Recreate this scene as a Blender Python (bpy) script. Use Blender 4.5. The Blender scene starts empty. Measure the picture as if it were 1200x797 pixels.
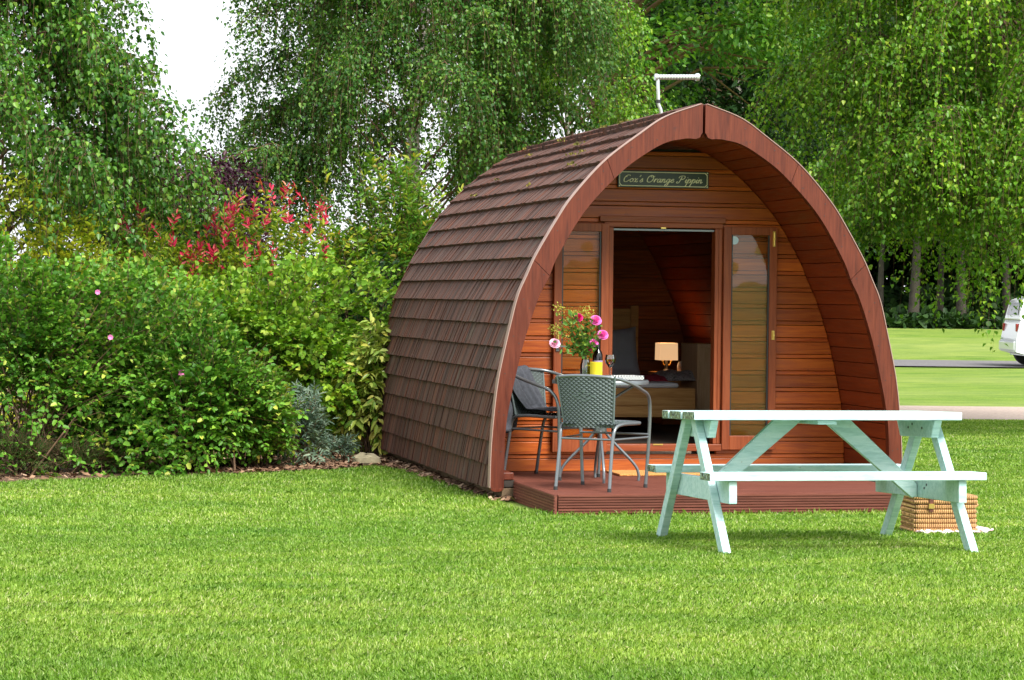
import bpy, math, random
import numpy as np
from mathutils import Vector, Matrix
random.seed(7); RNG = np.random.default_rng(11)
scn = bpy.context.scene
col = scn.collection
R_ = math.radians

# ------------------------------------------------------------------ camera model (measured from the photo)
FPX = 3000.; TH = math.atan(660/FPX); S_, C_ = math.sin(TH), math.cos(TH)
CAM = np.array([-5.456, -18.31, 1.5]); PIT = math.atan(51.5/FPX); RHO = .011
_F0 = np.array([S_, C_, 0]); _R0 = np.array([C_, -S_, 0]); _Z = np.array([0, 0, 1.])
FW = _F0*math.cos(PIT)-_Z*math.sin(PIT); _U = _Z*math.cos(PIT)+_F0*math.sin(PIT)
RT = _R0*math.cos(RHO)+_U*math.sin(RHO); UP = _U*math.cos(RHO)-_R0*math.sin(RHO)
def ray(x, y): return FW+RT*(x-600)/FPX-UP*(y-398.5)/FPX
def atd(x, y, d): return CAM+ray(x, y)*d
def aty(x, y, Y): r = ray(x, y); return CAM+r*(Y-CAM[1])/r[1]
def atz(x, y, z): r = ray(x, y); return CAM+r*(z-CAM[2])/r[2]
def gz(x, y):
    """ground height"""
    x = np.asarray(x, float); y = np.asarray(y, float)
    near = .034*np.maximum(0, -1.5-y)
    dd = (x-CAM[0])*S_+(y-CAM[1])*C_
    far = np.interp(dd, [0, 38, 45, 52, 57, 75, 90, 140, 900], [0, 0, .05, .13, .15, .67, .9, 1.2, 2])
    return near+far
def onground(px, d):
    """world point on the ground at photo column px and depth d"""
    P = atd(px, 400, d); P[2] = float(gz(P[0], P[1])); return P

# ------------------------------------------------------------------ mesh building
class MB:
    def __init__(s): s.v = []; s.f = []; s.m = []
    def add(s, vs, fs, mi=0):
        n = len(s.v); s.v.extend([tuple(map(float, v)) for v in vs]); s.f.extend([tuple(i+n for i in f) for f in fs]); s.m.extend([mi]*len(fs)); return s
    def box(s, c, d, rot=None, mi=0):
        hx, hy, hz = d[0]/2, d[1]/2, d[2]/2
        vs = [Vector((a*hx, b*hy, e*hz)) for a in (-1, 1) for b in (-1, 1) for e in (-1, 1)]
        if rot is not None: vs = [rot @ v for v in vs]
        vs = [v+Vector(c) for v in vs]
        return s.add(vs, [(0,1,3,2),(4,6,7,5),(0,4,5,1),(2,3,7,6),(0,2,6,4),(1,5,7,3)], mi)
    def b2(s, x0, x1, y0, y1, z0, z1, mi=0): return s.box(((x0+x1)/2, (y0+y1)/2, (z0+z1)/2), (abs(x1-x0), abs(y1-y0), abs(z1-z0)), None, mi)
    def hexa(s, p, mi=0):
        """8 points: bottom 4 (ccw) then top 4"""
        return s.add(p, [(3,2,1,0),(4,5,6,7),(0,1,5,4),(1,2,6,5),(2,3,7,6),(3,0,4,7)], mi)
    def bar(s, a, b, w, h, up=(0,0,1), mi=0):
        a = Vector(a); b = Vector(b); d = (b-a).normalized(); u = Vector(up); x = d.cross(u).normalized(); u = x.cross(d).normalized()
        p = []
        for q in (a, b):
            for sx, su in ((-1,-1),(1,-1),(1,1),(-1,1)): p.append(q+x*sx*w/2+u*su*h/2)
        return s.add(p, [(0,1,2,3),(7,6,5,4),(0,4,5,1),(1,5,6,2),(2,6,7,3),(3,7,4,0)], mi)
    def tube(s, pts, r, n=10, cap=True, mi=0):
        pts = [Vector(p) for p in pts]; k = len(pts)
        rs = r if hasattr(r, '__len__') else [r]*k
        T = [((pts[min(i+1, k-1)]-pts[max(i-1, 0)]).normalized()) for i in range(k)]
        nrm = T[0].orthogonal().normalized(); vs = []
        for i in range(k):
            nrm = (nrm-T[i]*nrm.dot(T[i])).normalized(); bi = T[i].cross(nrm)
            for j in range(n):
                a = 2*math.pi*j/n; vs.append(pts[i]+(nrm*math.cos(a)+bi*math.sin(a))*rs[i])
        fs = [(i*n+j, i*n+(j+1) % n, (i+1)*n+(j+1) % n, (i+1)*n+j) for i in range(k-1) for j in range(n)]
        if cap: fs += [tuple(range(n-1, -1, -1)), tuple((k-1)*n+j for j in range(n))]
        return s.add(vs, fs, mi)
    def lathe(s, prof, c=(0,0,0), n=24, mi=0):
        vs = []; fs = []
        for r, z in prof:
            for j in range(n):
                a = 2*math.pi*j/n; vs.append((c[0]+r*math.cos(a), c[1]+r*math.sin(a), c[2]+z))
        for i in range(len(prof)-1):
            for j in range(n): fs.append((i*n+j, i*n+(j+1) % n, (i+1)*n+(j+1) % n, (i+1)*n+j))
        return s.add(vs, fs, mi)
    def grid(s, P, closed=False, mi=0):
        n, m = len(P), len(P[0]); vs = [p for row in P for p in row]
        fs = [(i*m+j, i*m+j+1, (i+1)*m+j+1, (i+1)*m+j) for i in range(n-1) for j in range(m-1)]
        return s.add(vs, fs, mi)
    def prism(s, poly, y0, y1, mi=0):
        """poly in x,z extruded along y"""
        n = len(poly); vs = [(x, y0, z) for x, z in poly]+[(x, y1, z) for x, z in poly]
        fs = [tuple(range(n)), tuple(range(2*n-1, n-1, -1))]+[(i, i+n, (i+1) % n+n, (i+1) % n) for i in range(n)]
        return s.add(vs, fs, mi)
    def build(s, name, mat, parent=None, bevel=0, smooth=None, subdiv=0, solid=0, off=None):
        me = bpy.data.meshes.new(name)
        vs = s.v if off is None else [(x-off[0], y-off[1], z-off[2]) for x, y, z in s.v]
        me.from_pydata(vs, [], s.f)
        for m_ in (mat if isinstance(mat, (list, tuple)) else [mat]): me.materials.append(m_)
        me.polygons.foreach_set('material_index', s.m)
        me.validate(); me.update()
        import bmesh
        bm = bmesh.new(); bm.from_mesh(me); bmesh.ops.recalc_face_normals(bm, faces=bm.faces); bm.to_mesh(me); bm.free()
        if smooth is not None:
            me.polygons.foreach_set('use_smooth', [True]*len(me.polygons)); me.set_sharp_from_angle(angle=R_(smooth))
        o = bpy.data.objects.new(name, me); col.objects.link(o)
        if parent is not None: o.parent = parent
        if solid:
            m_ = o.modifiers.new('solid', 'SOLIDIFY'); m_.thickness = solid; m_.offset = 0
        if subdiv:
            m_ = o.modifiers.new('sub', 'SUBSURF'); m_.levels = subdiv; m_.render_levels = subdiv
        if bevel:
            m_ = o.modifiers.new('bev', 'BEVEL'); m_.width = bevel; m_.segments = 2; m_.limit_method = 'ANGLE'; m_.angle_limit = R_(40); m_.harden_normals = False
        return o

def raw(name, V, F, mat, parent=None, smooth=False, loc=None):
    """fast mesh from numpy: V (n,3), F (m,k)"""
    me = bpy.data.meshes.new(name); V = np.asarray(V, np.float32)
    if loc is not None: V = V-np.asarray(loc, np.float32)
    F = np.asarray(F, np.int32); m, k = F.shape
    me.vertices.add(len(V)); me.vertices.foreach_set('co', V.ravel())
    me.loops.add(m*k); me.loops.foreach_set('vertex_index', F.ravel())
    me.polygons.add(m); me.polygons.foreach_set('loop_start', np.arange(0, m*k, k, dtype=np.int32)); me.polygons.foreach_set('loop_total', np.full(m, k, np.int32))
    me.update(calc_edges=True)
    if smooth: me.polygons.foreach_set('use_smooth', np.ones(m, bool))
    me.materials.append(mat)
    o = bpy.data.objects.new(name, me); col.objects.link(o)
    if parent is not None: o.parent = parent
    return o

def tag(o, label, cat, group=None):
    o['label'] = label; o['category'] = cat
    if group: o['group'] = group
    return o
def thing(name, label, cat, loc=(0,0,0), rz=0, group=None, rot=None):
    o = bpy.data.objects.new(name, None); col.objects.link(o); o.empty_display_size = .1
    o.location = loc; o.rotation_euler = rot if rot else (0, 0, rz)
    return tag(o, label, cat, group)
def structure(o): o['kind'] = 'structure'; return o
def stuff(o, label=None, cat=None):
    o['kind'] = 'stuff'
    if label: tag(o, label, cat)
    return o
def catmull(pts, n=8):
    P = [Vector(p) for p in pts]; P = [P[0]*2-P[1]]+P+[P[-1]*2-P[-2]]; out = []
    for i in range(1, len(P)-2):
        for k in range(n):
            t = k/n; a, b, c, d = P[i-1:i+3]
            out.append(.5*((2*b)+(c-a)*t+(2*a-5*b+4*c-d)*t*t+(3*b-a-3*c+d)*t**3))
    out.append(P[-2]); return out

# ------------------------------------------------------------------ materials
def new(name):
    m = bpy.data.materials.new(name); m.use_nodes = True; nt = m.node_tree; nt.nodes.clear()
    return m, nt, nt.nodes, nt.links
def N(nt, t, **k):
    n = nt.nodes.new(t)
    for a, b in k.items():
        if a in n.inputs.keys() if isinstance(a, str) else False: n.inputs[a].default_value = b
        else: setattr(n, a, b)
    return n
def ramp(nt, fac, stops):
    r = nt.nodes.new('ShaderNodeValToRGB'); e = r.color_ramp.elements
    while len(e) > 1: e.remove(e[-1])
    e[0].position = stops[0][0]; e[0].color = (*stops[0][1], 1)
    for p, c in stops[1:]:
        q = e.new(p); q.color = (*c, 1)
    nt.links.new(fac, r.inputs[0]); return r.outputs[0]
def mixc(nt, fac, a, b, mode='MIX'):
    m = nt.nodes.new('ShaderNodeMix'); m.data_type = 'RGBA'; m.blend_type = mode
    if isinstance(fac, (int, float)): m.inputs[0].default_value = fac
    else: nt.links.new(fac, m.inputs[0])
    for i, c in ((6, a), (7, b)):
        if isinstance(c, tuple): m.inputs[i].default_value = (*c, 1)
        else: nt.links.new(c, m.inputs[i])
    return m.outputs[2]
def noise(nt, scale, detail=4, rough=.55, mapscale=None, coord='Object', dist=0):
    tc = nt.nodes.new('ShaderNodeTexCoord'); out = tc.outputs[coord]
    if coord == 'World':
        pass
    mp = nt.nodes.new('ShaderNodeMapping'); mp.inputs['Scale'].default_value = mapscale or (1,1,1)
    nt.links.new(out, mp.inputs[0])
    n = nt.nodes.new('ShaderNodeTexNoise'); n.inputs['Scale'].default_value = scale; n.inputs['Detail'].default_value = detail; n.inputs['Roughness'].default_value = rough; n.inputs['Distortion'].default_value = dist
    nt.links.new(mp.outputs[0], n.inputs[0]); return n.outputs['Fac']
def island(nt):
    g = nt.nodes.new('ShaderNodeNewGeometry'); return g.outputs['Random Per Island']
def princ(nt, base, rough=.5, bump=None, bstr=.3, bdist=.01, **k):
    p = nt.nodes.new('ShaderNodeBsdfPrincipled')
    if isinstance(base, tuple): p.inputs['Base Color'].default_value = (*base, 1)
    else: nt.links.new(base, p.inputs['Base Color'])
    if isinstance(rough, (int, float)): p.inputs['Roughness'].default_value = rough
    else: nt.links.new(rough, p.inputs['Roughness'])
    for a, b in k.items(): p.inputs[a.replace('_', ' ')].default_value = b
    if bump is not None:
        b = nt.nodes.new('ShaderNodeBump'); b.inputs['Strength'].default_value = bstr; b.inputs['Distance'].default_value = bdist
        nt.links.new(bump, b.inputs['Height']); nt.links.new(b.outputs[0], p.inputs['Normal'])
    o = nt.nodes.new('ShaderNodeOutputMaterial'); nt.links.new(p.outputs[0], o.inputs[0]); return p

def wood(name, dark, mid, light, axis='x', rough=.45, var=.5, grain=1., coat=0., knots=True, stain=None):
    m, nt, _, L = new(name)
    ms = {'x': (.9, 14, 14), 'y': (14, .9, 14), 'z': (14, 14, .9)}[axis]
    isl = island(nt)
    # shift the grain per board so that boards do not line up
    tc = nt.nodes.new('ShaderNodeTexCoord'); off = nt.nodes.new('ShaderNodeVectorMath'); off.operation = 'ADD'
    comb = nt.nodes.new('ShaderNodeCombineXYZ'); mu = nt.nodes.new('ShaderNodeMath'); mu.operation = 'MULTIPLY'; mu.inputs[1].default_value = 37
    L.new(isl, mu.inputs[0]); [L.new(mu.outputs[0], comb.inputs[i]) for i in range(3)]
    L.new(tc.outputs['Object'], off.inputs[0]); L.new(comb.outputs[0], off.inputs[1])
    mp = nt.nodes.new('ShaderNodeMapping'); mp.inputs['Scale'].default_value = ms; L.new(off.outputs[0], mp.inputs[0])
    n1 = nt.nodes.new('ShaderNodeTexNoise'); n1.inputs['Scale'].default_value = 2.2*grain; n1.inputs['Detail'].default_value = 6; n1.inputs['Distortion'].default_value = 1.2; L.new(mp.outputs[0], n1.inputs[0])
    n2 = nt.nodes.new('ShaderNodeTexNoise'); n2.inputs['Scale'].default_value = 9*grain; n2.inputs['Detail'].default_value = 3; L.new(mp.outputs[0], n2.inputs[0])
    c = ramp(nt, n1.outputs[0], [(.3, dark), (.5, mid), (.72, light)])
    c = mixc(nt, .35, c, ramp(nt, n2.outputs[0], [(.35, dark), (.6, light)]))
    iv = ramp(nt, isl, [(0, (1-var*.55,)*3), (.5, (1, 1, 1)), (1, (1+var*.3, 1+var*.25, 1+var*.12))])
    c = mixc(nt, 1., c, iv, 'MULTIPLY')
    if stain:
        sn = noise(nt, stain[1], 5, .65); c = mixc(nt, ramp(nt, sn, [(stain[2], (0,0,0)), (stain[3], (1,1,1))]), c, stain[0])
    rr = ramp(nt, n2.outputs[0], [(.3, (rough*.8,)*3), (.7, (min(1, rough*1.25),)*3)])
    p = princ(nt, c, rr, n2.outputs[0], .25, .003)
    p.inputs['Specular IOR Level'].default_value = .32
    if coat: p.inputs['Coat Weight'].default_value = coat; p.inputs['Coat Roughness'].default_value = .25
    return m
def leafmat(name, stops, trans=.35, rough=.45, tint=(1.2, 1.2, .5), scale=1.2, spec=.22):
    m, nt, _, L = new(name)
    c = ramp(nt, island(nt), stops)
    nz = noise(nt, scale, 2, .5)
    c = mixc(nt, 1., c, ramp(nt, nz, [(.3, (.68, .76, .75)), (.7, (1.30, 1.20, 1.0))]), 'MULTIPLY')
    p = nt.nodes.new('ShaderNodeBsdfPrincipled'); L.new(c, p.inputs['Base Color']); p.inputs['Roughness'].default_value = rough; p.inputs['Specular IOR Level'].default_value = spec
    t = nt.nodes.new('ShaderNodeBsdfTranslucent'); L.new(mixc(nt, 1., c, tint, 'MULTIPLY'), t.inputs[0])
    mx = nt.nodes.new('ShaderNodeMixShader'); mx.inputs[0].default_value = trans
    L.new(p.outputs[0], mx.inputs[1]); L.new(t.outputs[0], mx.inputs[2])
    o = nt.nodes.new('ShaderNodeOutputMaterial'); L.new(mx.outputs[0], o.inputs[0]); return m
def plain(name, c, rough=.5, nscale=0, var=.2, bstr=.2, bdist=.003, **k):
    m, nt, _, L = new(name)
    if nscale:
        n = noise(nt, nscale, 5)
        cc = ramp(nt, n, [(.3, tuple(x*(1-var) for x in c)), (.7, tuple(min(1, x*(1+var)) for x in c))])
        princ(nt, cc, rough, n, bstr, bdist, **k)
    else: princ(nt, c, rough, **k)
    return m

M = {}
M['arch'] = wood('arch_timber', (.058, .0085, .003), (.098, .0155, .005), (.135, .026, .009), 'z', .48, .25, .7, coat=.12, stain=((.06, .014, .01), 7, .66, .74))
M['wall'] = wood('wall_cedar', (.25, .038, .003), (.38, .074, .005), (.50, .120, .009), 'x', .45, .6, .7, coat=.12, stain=((.09, .018, .006), 5, .66, .76))
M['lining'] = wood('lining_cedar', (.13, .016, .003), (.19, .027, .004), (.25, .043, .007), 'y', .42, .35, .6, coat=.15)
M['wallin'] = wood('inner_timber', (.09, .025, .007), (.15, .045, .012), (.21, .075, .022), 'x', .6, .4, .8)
M['frame'] = wood('door_frame_timber', (.17, .032, .008), (.24, .053, .014), (.30, .078, .024), 'z', .48, .3, .8, coat=.08)
M['framex'] = wood('door_rail_timber', (.17, .032, .008), (.24, .053, .014), (.30, .078, .024), 'x', .48, .3, .8, coat=.08)
M['deck'] = wood('deck_timber', (.085, .024, .015), (.135, .038, .024), (.175, .058, .038), 'x', .6, .35, .8)
M['bearer'] = wood('bearer_timber', (.07, .045, .025), (.12, .08, .045), (.17, .12, .07), 'y', .8, .3, .8)
M['pine'] = wood('pine', (.50, .22, .06), (.64, .32, .10), (.74, .42, .15), 'x', .5, .2, .8)
M['pinepale'] = wood('pine_pale', (.60, .36, .18), (.7, .45, .24), (.78, .54, .32), 'z', .5, .2, .8)
def paintmat():
    m, nt, _, L = new('mint_paint')
    n = noise(nt, 5, 7, .75, (1, 7, 7)); n2 = noise(nt, 30, 5, .65)
    iv = ramp(nt, island(nt), [(0, (.37, .58, .58)), (1, (.45, .66, .66))])
    c = mixc(nt, ramp(nt, n, [(.42, (0,0,0)), (.62, (1,1,1))]), iv, (.53, .70, .70))
    # worn to grey timber in small specks
    ml = nt.nodes.new('ShaderNodeMath'); ml.operation = 'MULTIPLY'; L.new(n, ml.inputs[0]); L.new(n2, ml.inputs[1])
    c = mixc(nt, ramp(nt, ml.outputs[0], [(.385, (0,0,0)), (.42, (.8,.8,.8))]), c, (.26, .28, .20))
    c = mixc(nt, 1., c, ramp(nt, n, [(.25, (.72, .78, .76)), (.5, (1, 1, 1)), (.75, (1.08, 1.05, 1.05))]), 'MULTIPLY')
    princ(nt, c, .42, n, .3, .004); return m
M['mint'] = paintmat()
def endgrain():
    m, nt, _, L = new('worn_end_grain')
    n = noise(nt, 60, 4, .7); n2 = noise(nt, 14, 3)
    c = ramp(nt, n2, [(.35, (.40, .58, .46)), (.5, (.20, .24, .09)), (.65, (.30, .45, .42))])
    c = mixc(nt, ramp(nt, n, [(.47, (0,0,0)), (.55, (1,1,1))]), c, (.03, .035, .02))
    princ(nt, c, .8, n, .5, .004); return m
M['endgrain'] = endgrain()
def tilemat():
    m, nt, _, L = new('roof_tile')
    c = ramp(nt, island(nt), [(0, (.036, .014, .009)), (.25, (.080, .026, .015)), (.5, (.056, .024, .017)), (.75, (.115, .035, .018)), (1, (.070, .036, .028))])
    n = noise(nt, 120, 3, .6); n2 = noise(nt, 2.5, 5, .6)
    c = mixc(nt, 1., c, ramp(nt, n, [(.3, (.75, .75, .75)), (.7, (1.25, 1.25, 1.25))]), 'MULTIPLY')
    c = mixc(nt, ramp(nt, n2, [(.60, (0,0,0)), (.78, (.7,.7,.7))]), c, (.10, .095, .07))
    princ(nt, c, .75, n, .5, .004); return m
M['tile'] = tilemat()
M['steel'] = plain('grey_tube', (.17, .19, .205), .3, 0, Metallic=.5)
M['wicker'] = plain('grey_weave', (.10, .13, .13), .5, 300, .3)
M['wickerl'] = plain('grey_weave_pale', (.115, .15, .15), .5, 300, .3)
M['brass'] = plain('brass', (.75, .53, .16), .3, 0, Metallic=.9)
M['jacket'] = plain('grey_wool', (.055, .06, .075), .9, 40, .25, .5)
M['dark'] = plain('dark_floor', (.03, .022, .016), .8, 12, .3)
M['white'] = plain('white_cotton', (.72, .72, .76), .8, 14, .05, .2, .01)
M['greycotton'] = plain('grey_cotton', (.42, .43, .47), .85, 14, .08, .2, .01)
M['signgreen'] = plain('sign_green', (.004, .022, .011), .35, 30, .25)
M['cream'] = plain('cream_paint', (.75, .74, .55), .5)
M['alu'] = plain('aluminium', (.62, .66, .68), .3, 0, Metallic=.7)
M['blackp'] = plain('black_plastic', (.02, .02, .022), .4)
M['rubber'] = plain('rubber', (.025, .025, .025), .8, 60, .2)
M['yellow'] = plain('yellow_enamel', (.85, .68, .03), .3, 8, .08)
M['bark'] = plain('bark', (.16, .13, .10), .9, 18, .5, .8, .02)
M['twig'] = plain('twig_bark', (.13, .075, .04), .85, 10, .4)
M['twiggreen'] = plain('green_stem', (.10, .13, .035), .8, 10, .4)
M['stone'] = plain('stone', (.28, .24, .15), .9, 9, .35, .8, .02)
M['leather'] = plain('leather', (.10, .03, .018), .5, 30, .3)
def birchbark():
    m, nt, _, L = new('birch_bark')
    n = noise(nt, 5, 5, .7, (1, 1, 4)); c = ramp(nt, n, [(.40, (.05, .045, .04)), (.52, (.42, .40, .34)), (.7, (.55, .52, .46))])
    princ(nt, c, .8, n, .5, .01); return m
M['birch'] = birchbark()
M['woodtrunk'] = plain('woodland_trunk', (.045, .038, .026), .9, 4, .4, .8, .03)
def weavemat():
    m, nt, _, L = new('wicker_cane')
    w = nt.nodes.new('ShaderNodeTexWave'); w.inputs['Scale'].default_value = 26; w.bands_direction = 'X'; w.inputs['Distortion'].default_value = 2.5; w.inputs['Detail'].default_value = 2
    tc = nt.nodes.new('ShaderNodeTexCoord'); L.new(tc.outputs['Object'], w.inputs[0])
    c = ramp(nt, w.outputs[1], [(0, (.17, .07, .02)), (.4, (.48, .25, .09)), (1, (.62, .38, .16))])
    n = noise(nt, 25, 4); c = mixc(nt, 1., c, ramp(nt, n, [(.3, (.7, .7, .7)), (.7, (1.2, 1.2, 1.2))]), 'MULTIPLY')
    princ(nt, c, .5, w.outputs[1], .8, .008); return m
M['cane'] = weavemat()
def glassmat(name, tint, refl=1., rough=.02):
    m, nt, _, L = new(name)
    t = nt.nodes.new('ShaderNodeBsdfTransparent'); t.inputs[0].default_value = (*tint, 1)
    g = nt.nodes.new('ShaderNodeBsdfGlossy'); g.inputs['Roughness'].default_value = rough
    fr = nt.nodes.new('ShaderNodeFresnel'); fr.inputs['IOR'].default_value = 1.5
    b = nt.nodes.new('ShaderNodeBump'); b.inputs['Strength'].default_value = .2; b.inputs['Distance'].default_value = .02; L.new(noise(nt, 3, 1), b.inputs['Height'])
    L.new(b.outputs[0], g.inputs['Normal'])
    mx = nt.nodes.new('ShaderNodeMixShader'); mu = nt.nodes.new('ShaderNodeMath'); mu.operation = 'MULTIPLY'; mu.inputs[1].default_value = refl
    L.new(fr.outputs[0], mu.inputs[0]); L.new(mu.outputs[0], mx.inputs[0]); L.new(t.outputs[0], mx.inputs[1]); L.new(g.outputs[0], mx.inputs[2])
    o = nt.nodes.new('ShaderNodeOutputMaterial'); L.new(mx.outputs[0], o.inputs[0]); return m
M['pane'] = glassmat('door_glass', (.97, .94, .80), .45)
M['pane_clear'] = glassmat('right_door_glass', (.95, .92, .78), 1.0)
M['glass'] = glassmat('clear_glass', (.86, .90, .88), 2.2)
M['bottle'] = glassmat('bottle_glass', (.16, .05, .05), 2.)
M['wine'] = glassmat('rose_wine', (.75, .33, .12), 1.2)
M['water'] = glassmat('vase_water', (.55, .68, .38), 1.5)
# ground materials
def grassground():
    m, nt, _, L = new('lawn_ground')
    n = noise(nt, .35, 4, .6, (.35, 1, 1)); n2 = noise(nt, 30, 5, .75); n3 = noise(nt, 2.2, 4, .6, (.5, 1, 1))
    c = ramp(nt, n2, [(.3, (.06, .115, .010)), (.5, (.12, .205, .022)), (.7, (.20, .30, .05))])
    c = mixc(nt, ramp(nt, n, [(.35, (0,0,0)), (.65, (.6,.6,.6))]), c, (.24, .29, .085))
    c = mixc(nt, 1., c, ramp(nt, n3, [(.3, (.66, .78, .7)), (.7, (1.3, 1.18, 1.15))]), 'MULTIPLY')
    princ(nt, c, .8, n2, .8, .03, Specular_IOR_Level=.2); return m
M['lawn'] = grassground()
def blademat():
    m, nt, _, L = new('grass_blade')
    c = ramp(nt, island(nt), [(0, (.085, .190, .014)), (.25, (.150, .29, .022)), (.6, (.235, .40, .045)), (.86, (.34, .49, .10)), (.95, (.44, .52, .21)), (1, (.54, .54, .32))])
    n = noise(nt, .55, 4, .6, (.3, 1.3, 1)); n3 = noise(nt, 3.5, 3, .6, (.6, 1, 1))
    c = mixc(nt, 1., c, ramp(nt, n, [(.32, (.70, .82, .72)), (.5, (1., 1., 1.)), (.68, (1.40, 1.22, 1.5))]), 'MULTIPLY')
    c = mixc(nt, 1., c, ramp(nt, n3, [(.3, (.72, .82, .76)), (.7, (1.26, 1.14, 1.2))]), 'MULTIPLY')
    n4 = noise(nt, 1.1, 5, .7); c = mixc(nt, ramp(nt, n4, [(.60, (0, 0, 0)), (.72, (.28, .28, .28))]), c, (.38, .42, .14))
    p = nt.nodes.new('ShaderNodeBsdfPrincipled'); L.new(c, p.inputs['Base Color']); p.inputs['Roughness'].default_value = .5; p.inputs['Specular IOR Level'].default_value = .3
    t = nt.nodes.new('ShaderNodeBsdfTranslucent'); L.new(mixc(nt, 1., c, (1.1, 1.2, .6), 'MULTIPLY'), t.inputs[0])
    mx = nt.nodes.new('ShaderNodeMixShader'); mx.inputs[0].default_value = .35
    L.new(p.outputs[0], mx.inputs[1]); L.new(t.outputs[0], mx.inputs[2])
    o = nt.nodes.new('ShaderNodeOutputMaterial'); L.new(mx.outputs[0], o.inputs[0]); return m
M['blade'] = blademat()
def mulchmat():
    m, nt, _, L = new('bark_mulch')
    n = noise(nt, 40, 4, .7); c = ramp(nt, n, [(.3, (.035, .018, .010)), (.5, (.12, .065, .035)), (.68, (.30, .19, .11))])
    princ(nt, c, .9, n, 1., .03); return m
M['mulch'] = mulchmat()
def chipmat():
    m, nt, _, L = new('bark_chip')
    princ(nt, ramp(nt, island(nt), [(0, (.06, .028, .016)), (.5, (.19, .10, .055)), (.85, (.32, .20, .12)), (1, (.45, .32, .22))]), .9); return m
M['chip'] = chipmat()
M['gravel'] = plain('gravel', (.34, .27, .23), .95, 25, .25, .6, .02)
M['tarmac'] = plain('grey_lane', (.13, .125, .13), .9, 25, .3, .5, .02)
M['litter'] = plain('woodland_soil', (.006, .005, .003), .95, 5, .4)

# ------------------------------------------------------------------ world, sun, camera
w = bpy.data.worlds.new('World'); scn.world = w; w.use_nodes = True; nt = w.node_tree; nt.nodes.clear()
SUN_EL, SUN_AZ = R_(50), R_(155)     # azimuth clockwise from +y
sky = nt.nodes.new('ShaderNodeTexSky'); sky.sky_type = 'NISHITA'; sky.sun_disc = False; sky.sun_elevation = SUN_EL; sky.sun_rotation = SUN_AZ; sky.air_density = 1.; sky.dust_density = 3.
hs = nt.nodes.new('ShaderNodeHueSaturation'); hs.inputs['Saturation'].default_value = .28; nt.links.new(sky.outputs[0], hs.inputs['Color'])
tc = nt.nodes.new('ShaderNodeTexCoord'); cn = nt.nodes.new('ShaderNodeTexNoise'); cn.inputs['Scale'].default_value = 2.2; cn.inputs['Detail'].default_value = 5
nt.links.new(tc.outputs['Generated'], cn.inputs[0])
cl = ramp(nt, cn.outputs[0], [(.3, (7.6, 7.9, 8.4)), (.7, (10.5, 10.6, 10.8))])
skymix = mixc(nt, .72, hs.outputs[0], cl)
bg = nt.nodes.new('ShaderNodeBackground'); bg.inputs[1].default_value = .085; nt.links.new(skymix, bg.inputs[0])
wo = nt.nodes.new('ShaderNodeOutputWorld'); nt.links.new(bg.outputs[0], wo.inputs[0])
sd = bpy.data.lights.new('sun', 'SUN'); sd.energy = 3.2; sd.angle = R_(26); sd.color = (1, .96, .89)
so = bpy.data.objects.new('sun', sd); col.objects.link(so)
sv = Vector((math.sin(SUN_AZ)*math.cos(SUN_EL), math.cos(SUN_AZ)*math.cos(SUN_EL), math.sin(SUN_EL)))
so.rotation_euler = sv.to_track_quat('Z', 'Y').to_euler(); so.location = (5, -10, 20)
cd = bpy.data.cameras.new('camera'); cd.sensor_width = 36; cd.lens = FPX/1200*36; cd.clip_end = 3000; cd.clip_start = .1
co = bpy.data.objects.new('camera', cd); col.objects.link(co)
mw = Matrix.Identity(4)
for i in range(3): mw[i][0] = RT[i]; mw[i][1] = UP[i]; mw[i][2] = -FW[i]; mw[i][3] = CAM[i]
co.matrix_world = mw; scn.camera = co
vs = scn.view_settings; vs.view_transform = 'Standard'; vs.look = 'None'; vs.exposure = 1.27; vs.gamma = 1
try: vs.use_curve_mapping = False
except Exception: pass
scn.cycles.max_bounces = 8; scn.cycles.transparent_max_bounces = 12; scn.cycles.use_denoising = True

# ------------------------------------------------------------------ ground
BED = [(-60, -14), (-14, -2.0), (-7.2, .95), (-5.06, 2.0), (-4.39, 2.33), (-3.68, 2.67), (-2.74, 2.95), (-2.2, 3.35), (-1.82, 3.62), (-1.66, 3.2), (-1.60, 1.2), (-1.60, -.05)]
def build_ground():
    xs = np.concatenate([np.linspace(-600, -20, 16), np.linspace(-18, 60, 79), np.linspace(70, 700, 16)])
    ys = np.concatenate([np.linspace(-80, -22, 12), np.arange(-20, 90, 1.), np.linspace(95, 900, 24)])
    X, Y = np.meshgrid(xs, ys); Z = gz(X, Y); V = np.stack([X, Y, Z], -1).reshape(-1, 3)
    n, m = X.shape; i, j = np.meshgrid(np.arange(n-1), np.arange(m-1), indexing='ij'); a = i*m+j
    F = np.stack([a, a+1, a+m+1, a+m], -1).reshape(-1, 4)
    structure(raw('ground', V, F, M['lawn'], smooth=True))
build_ground()
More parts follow.
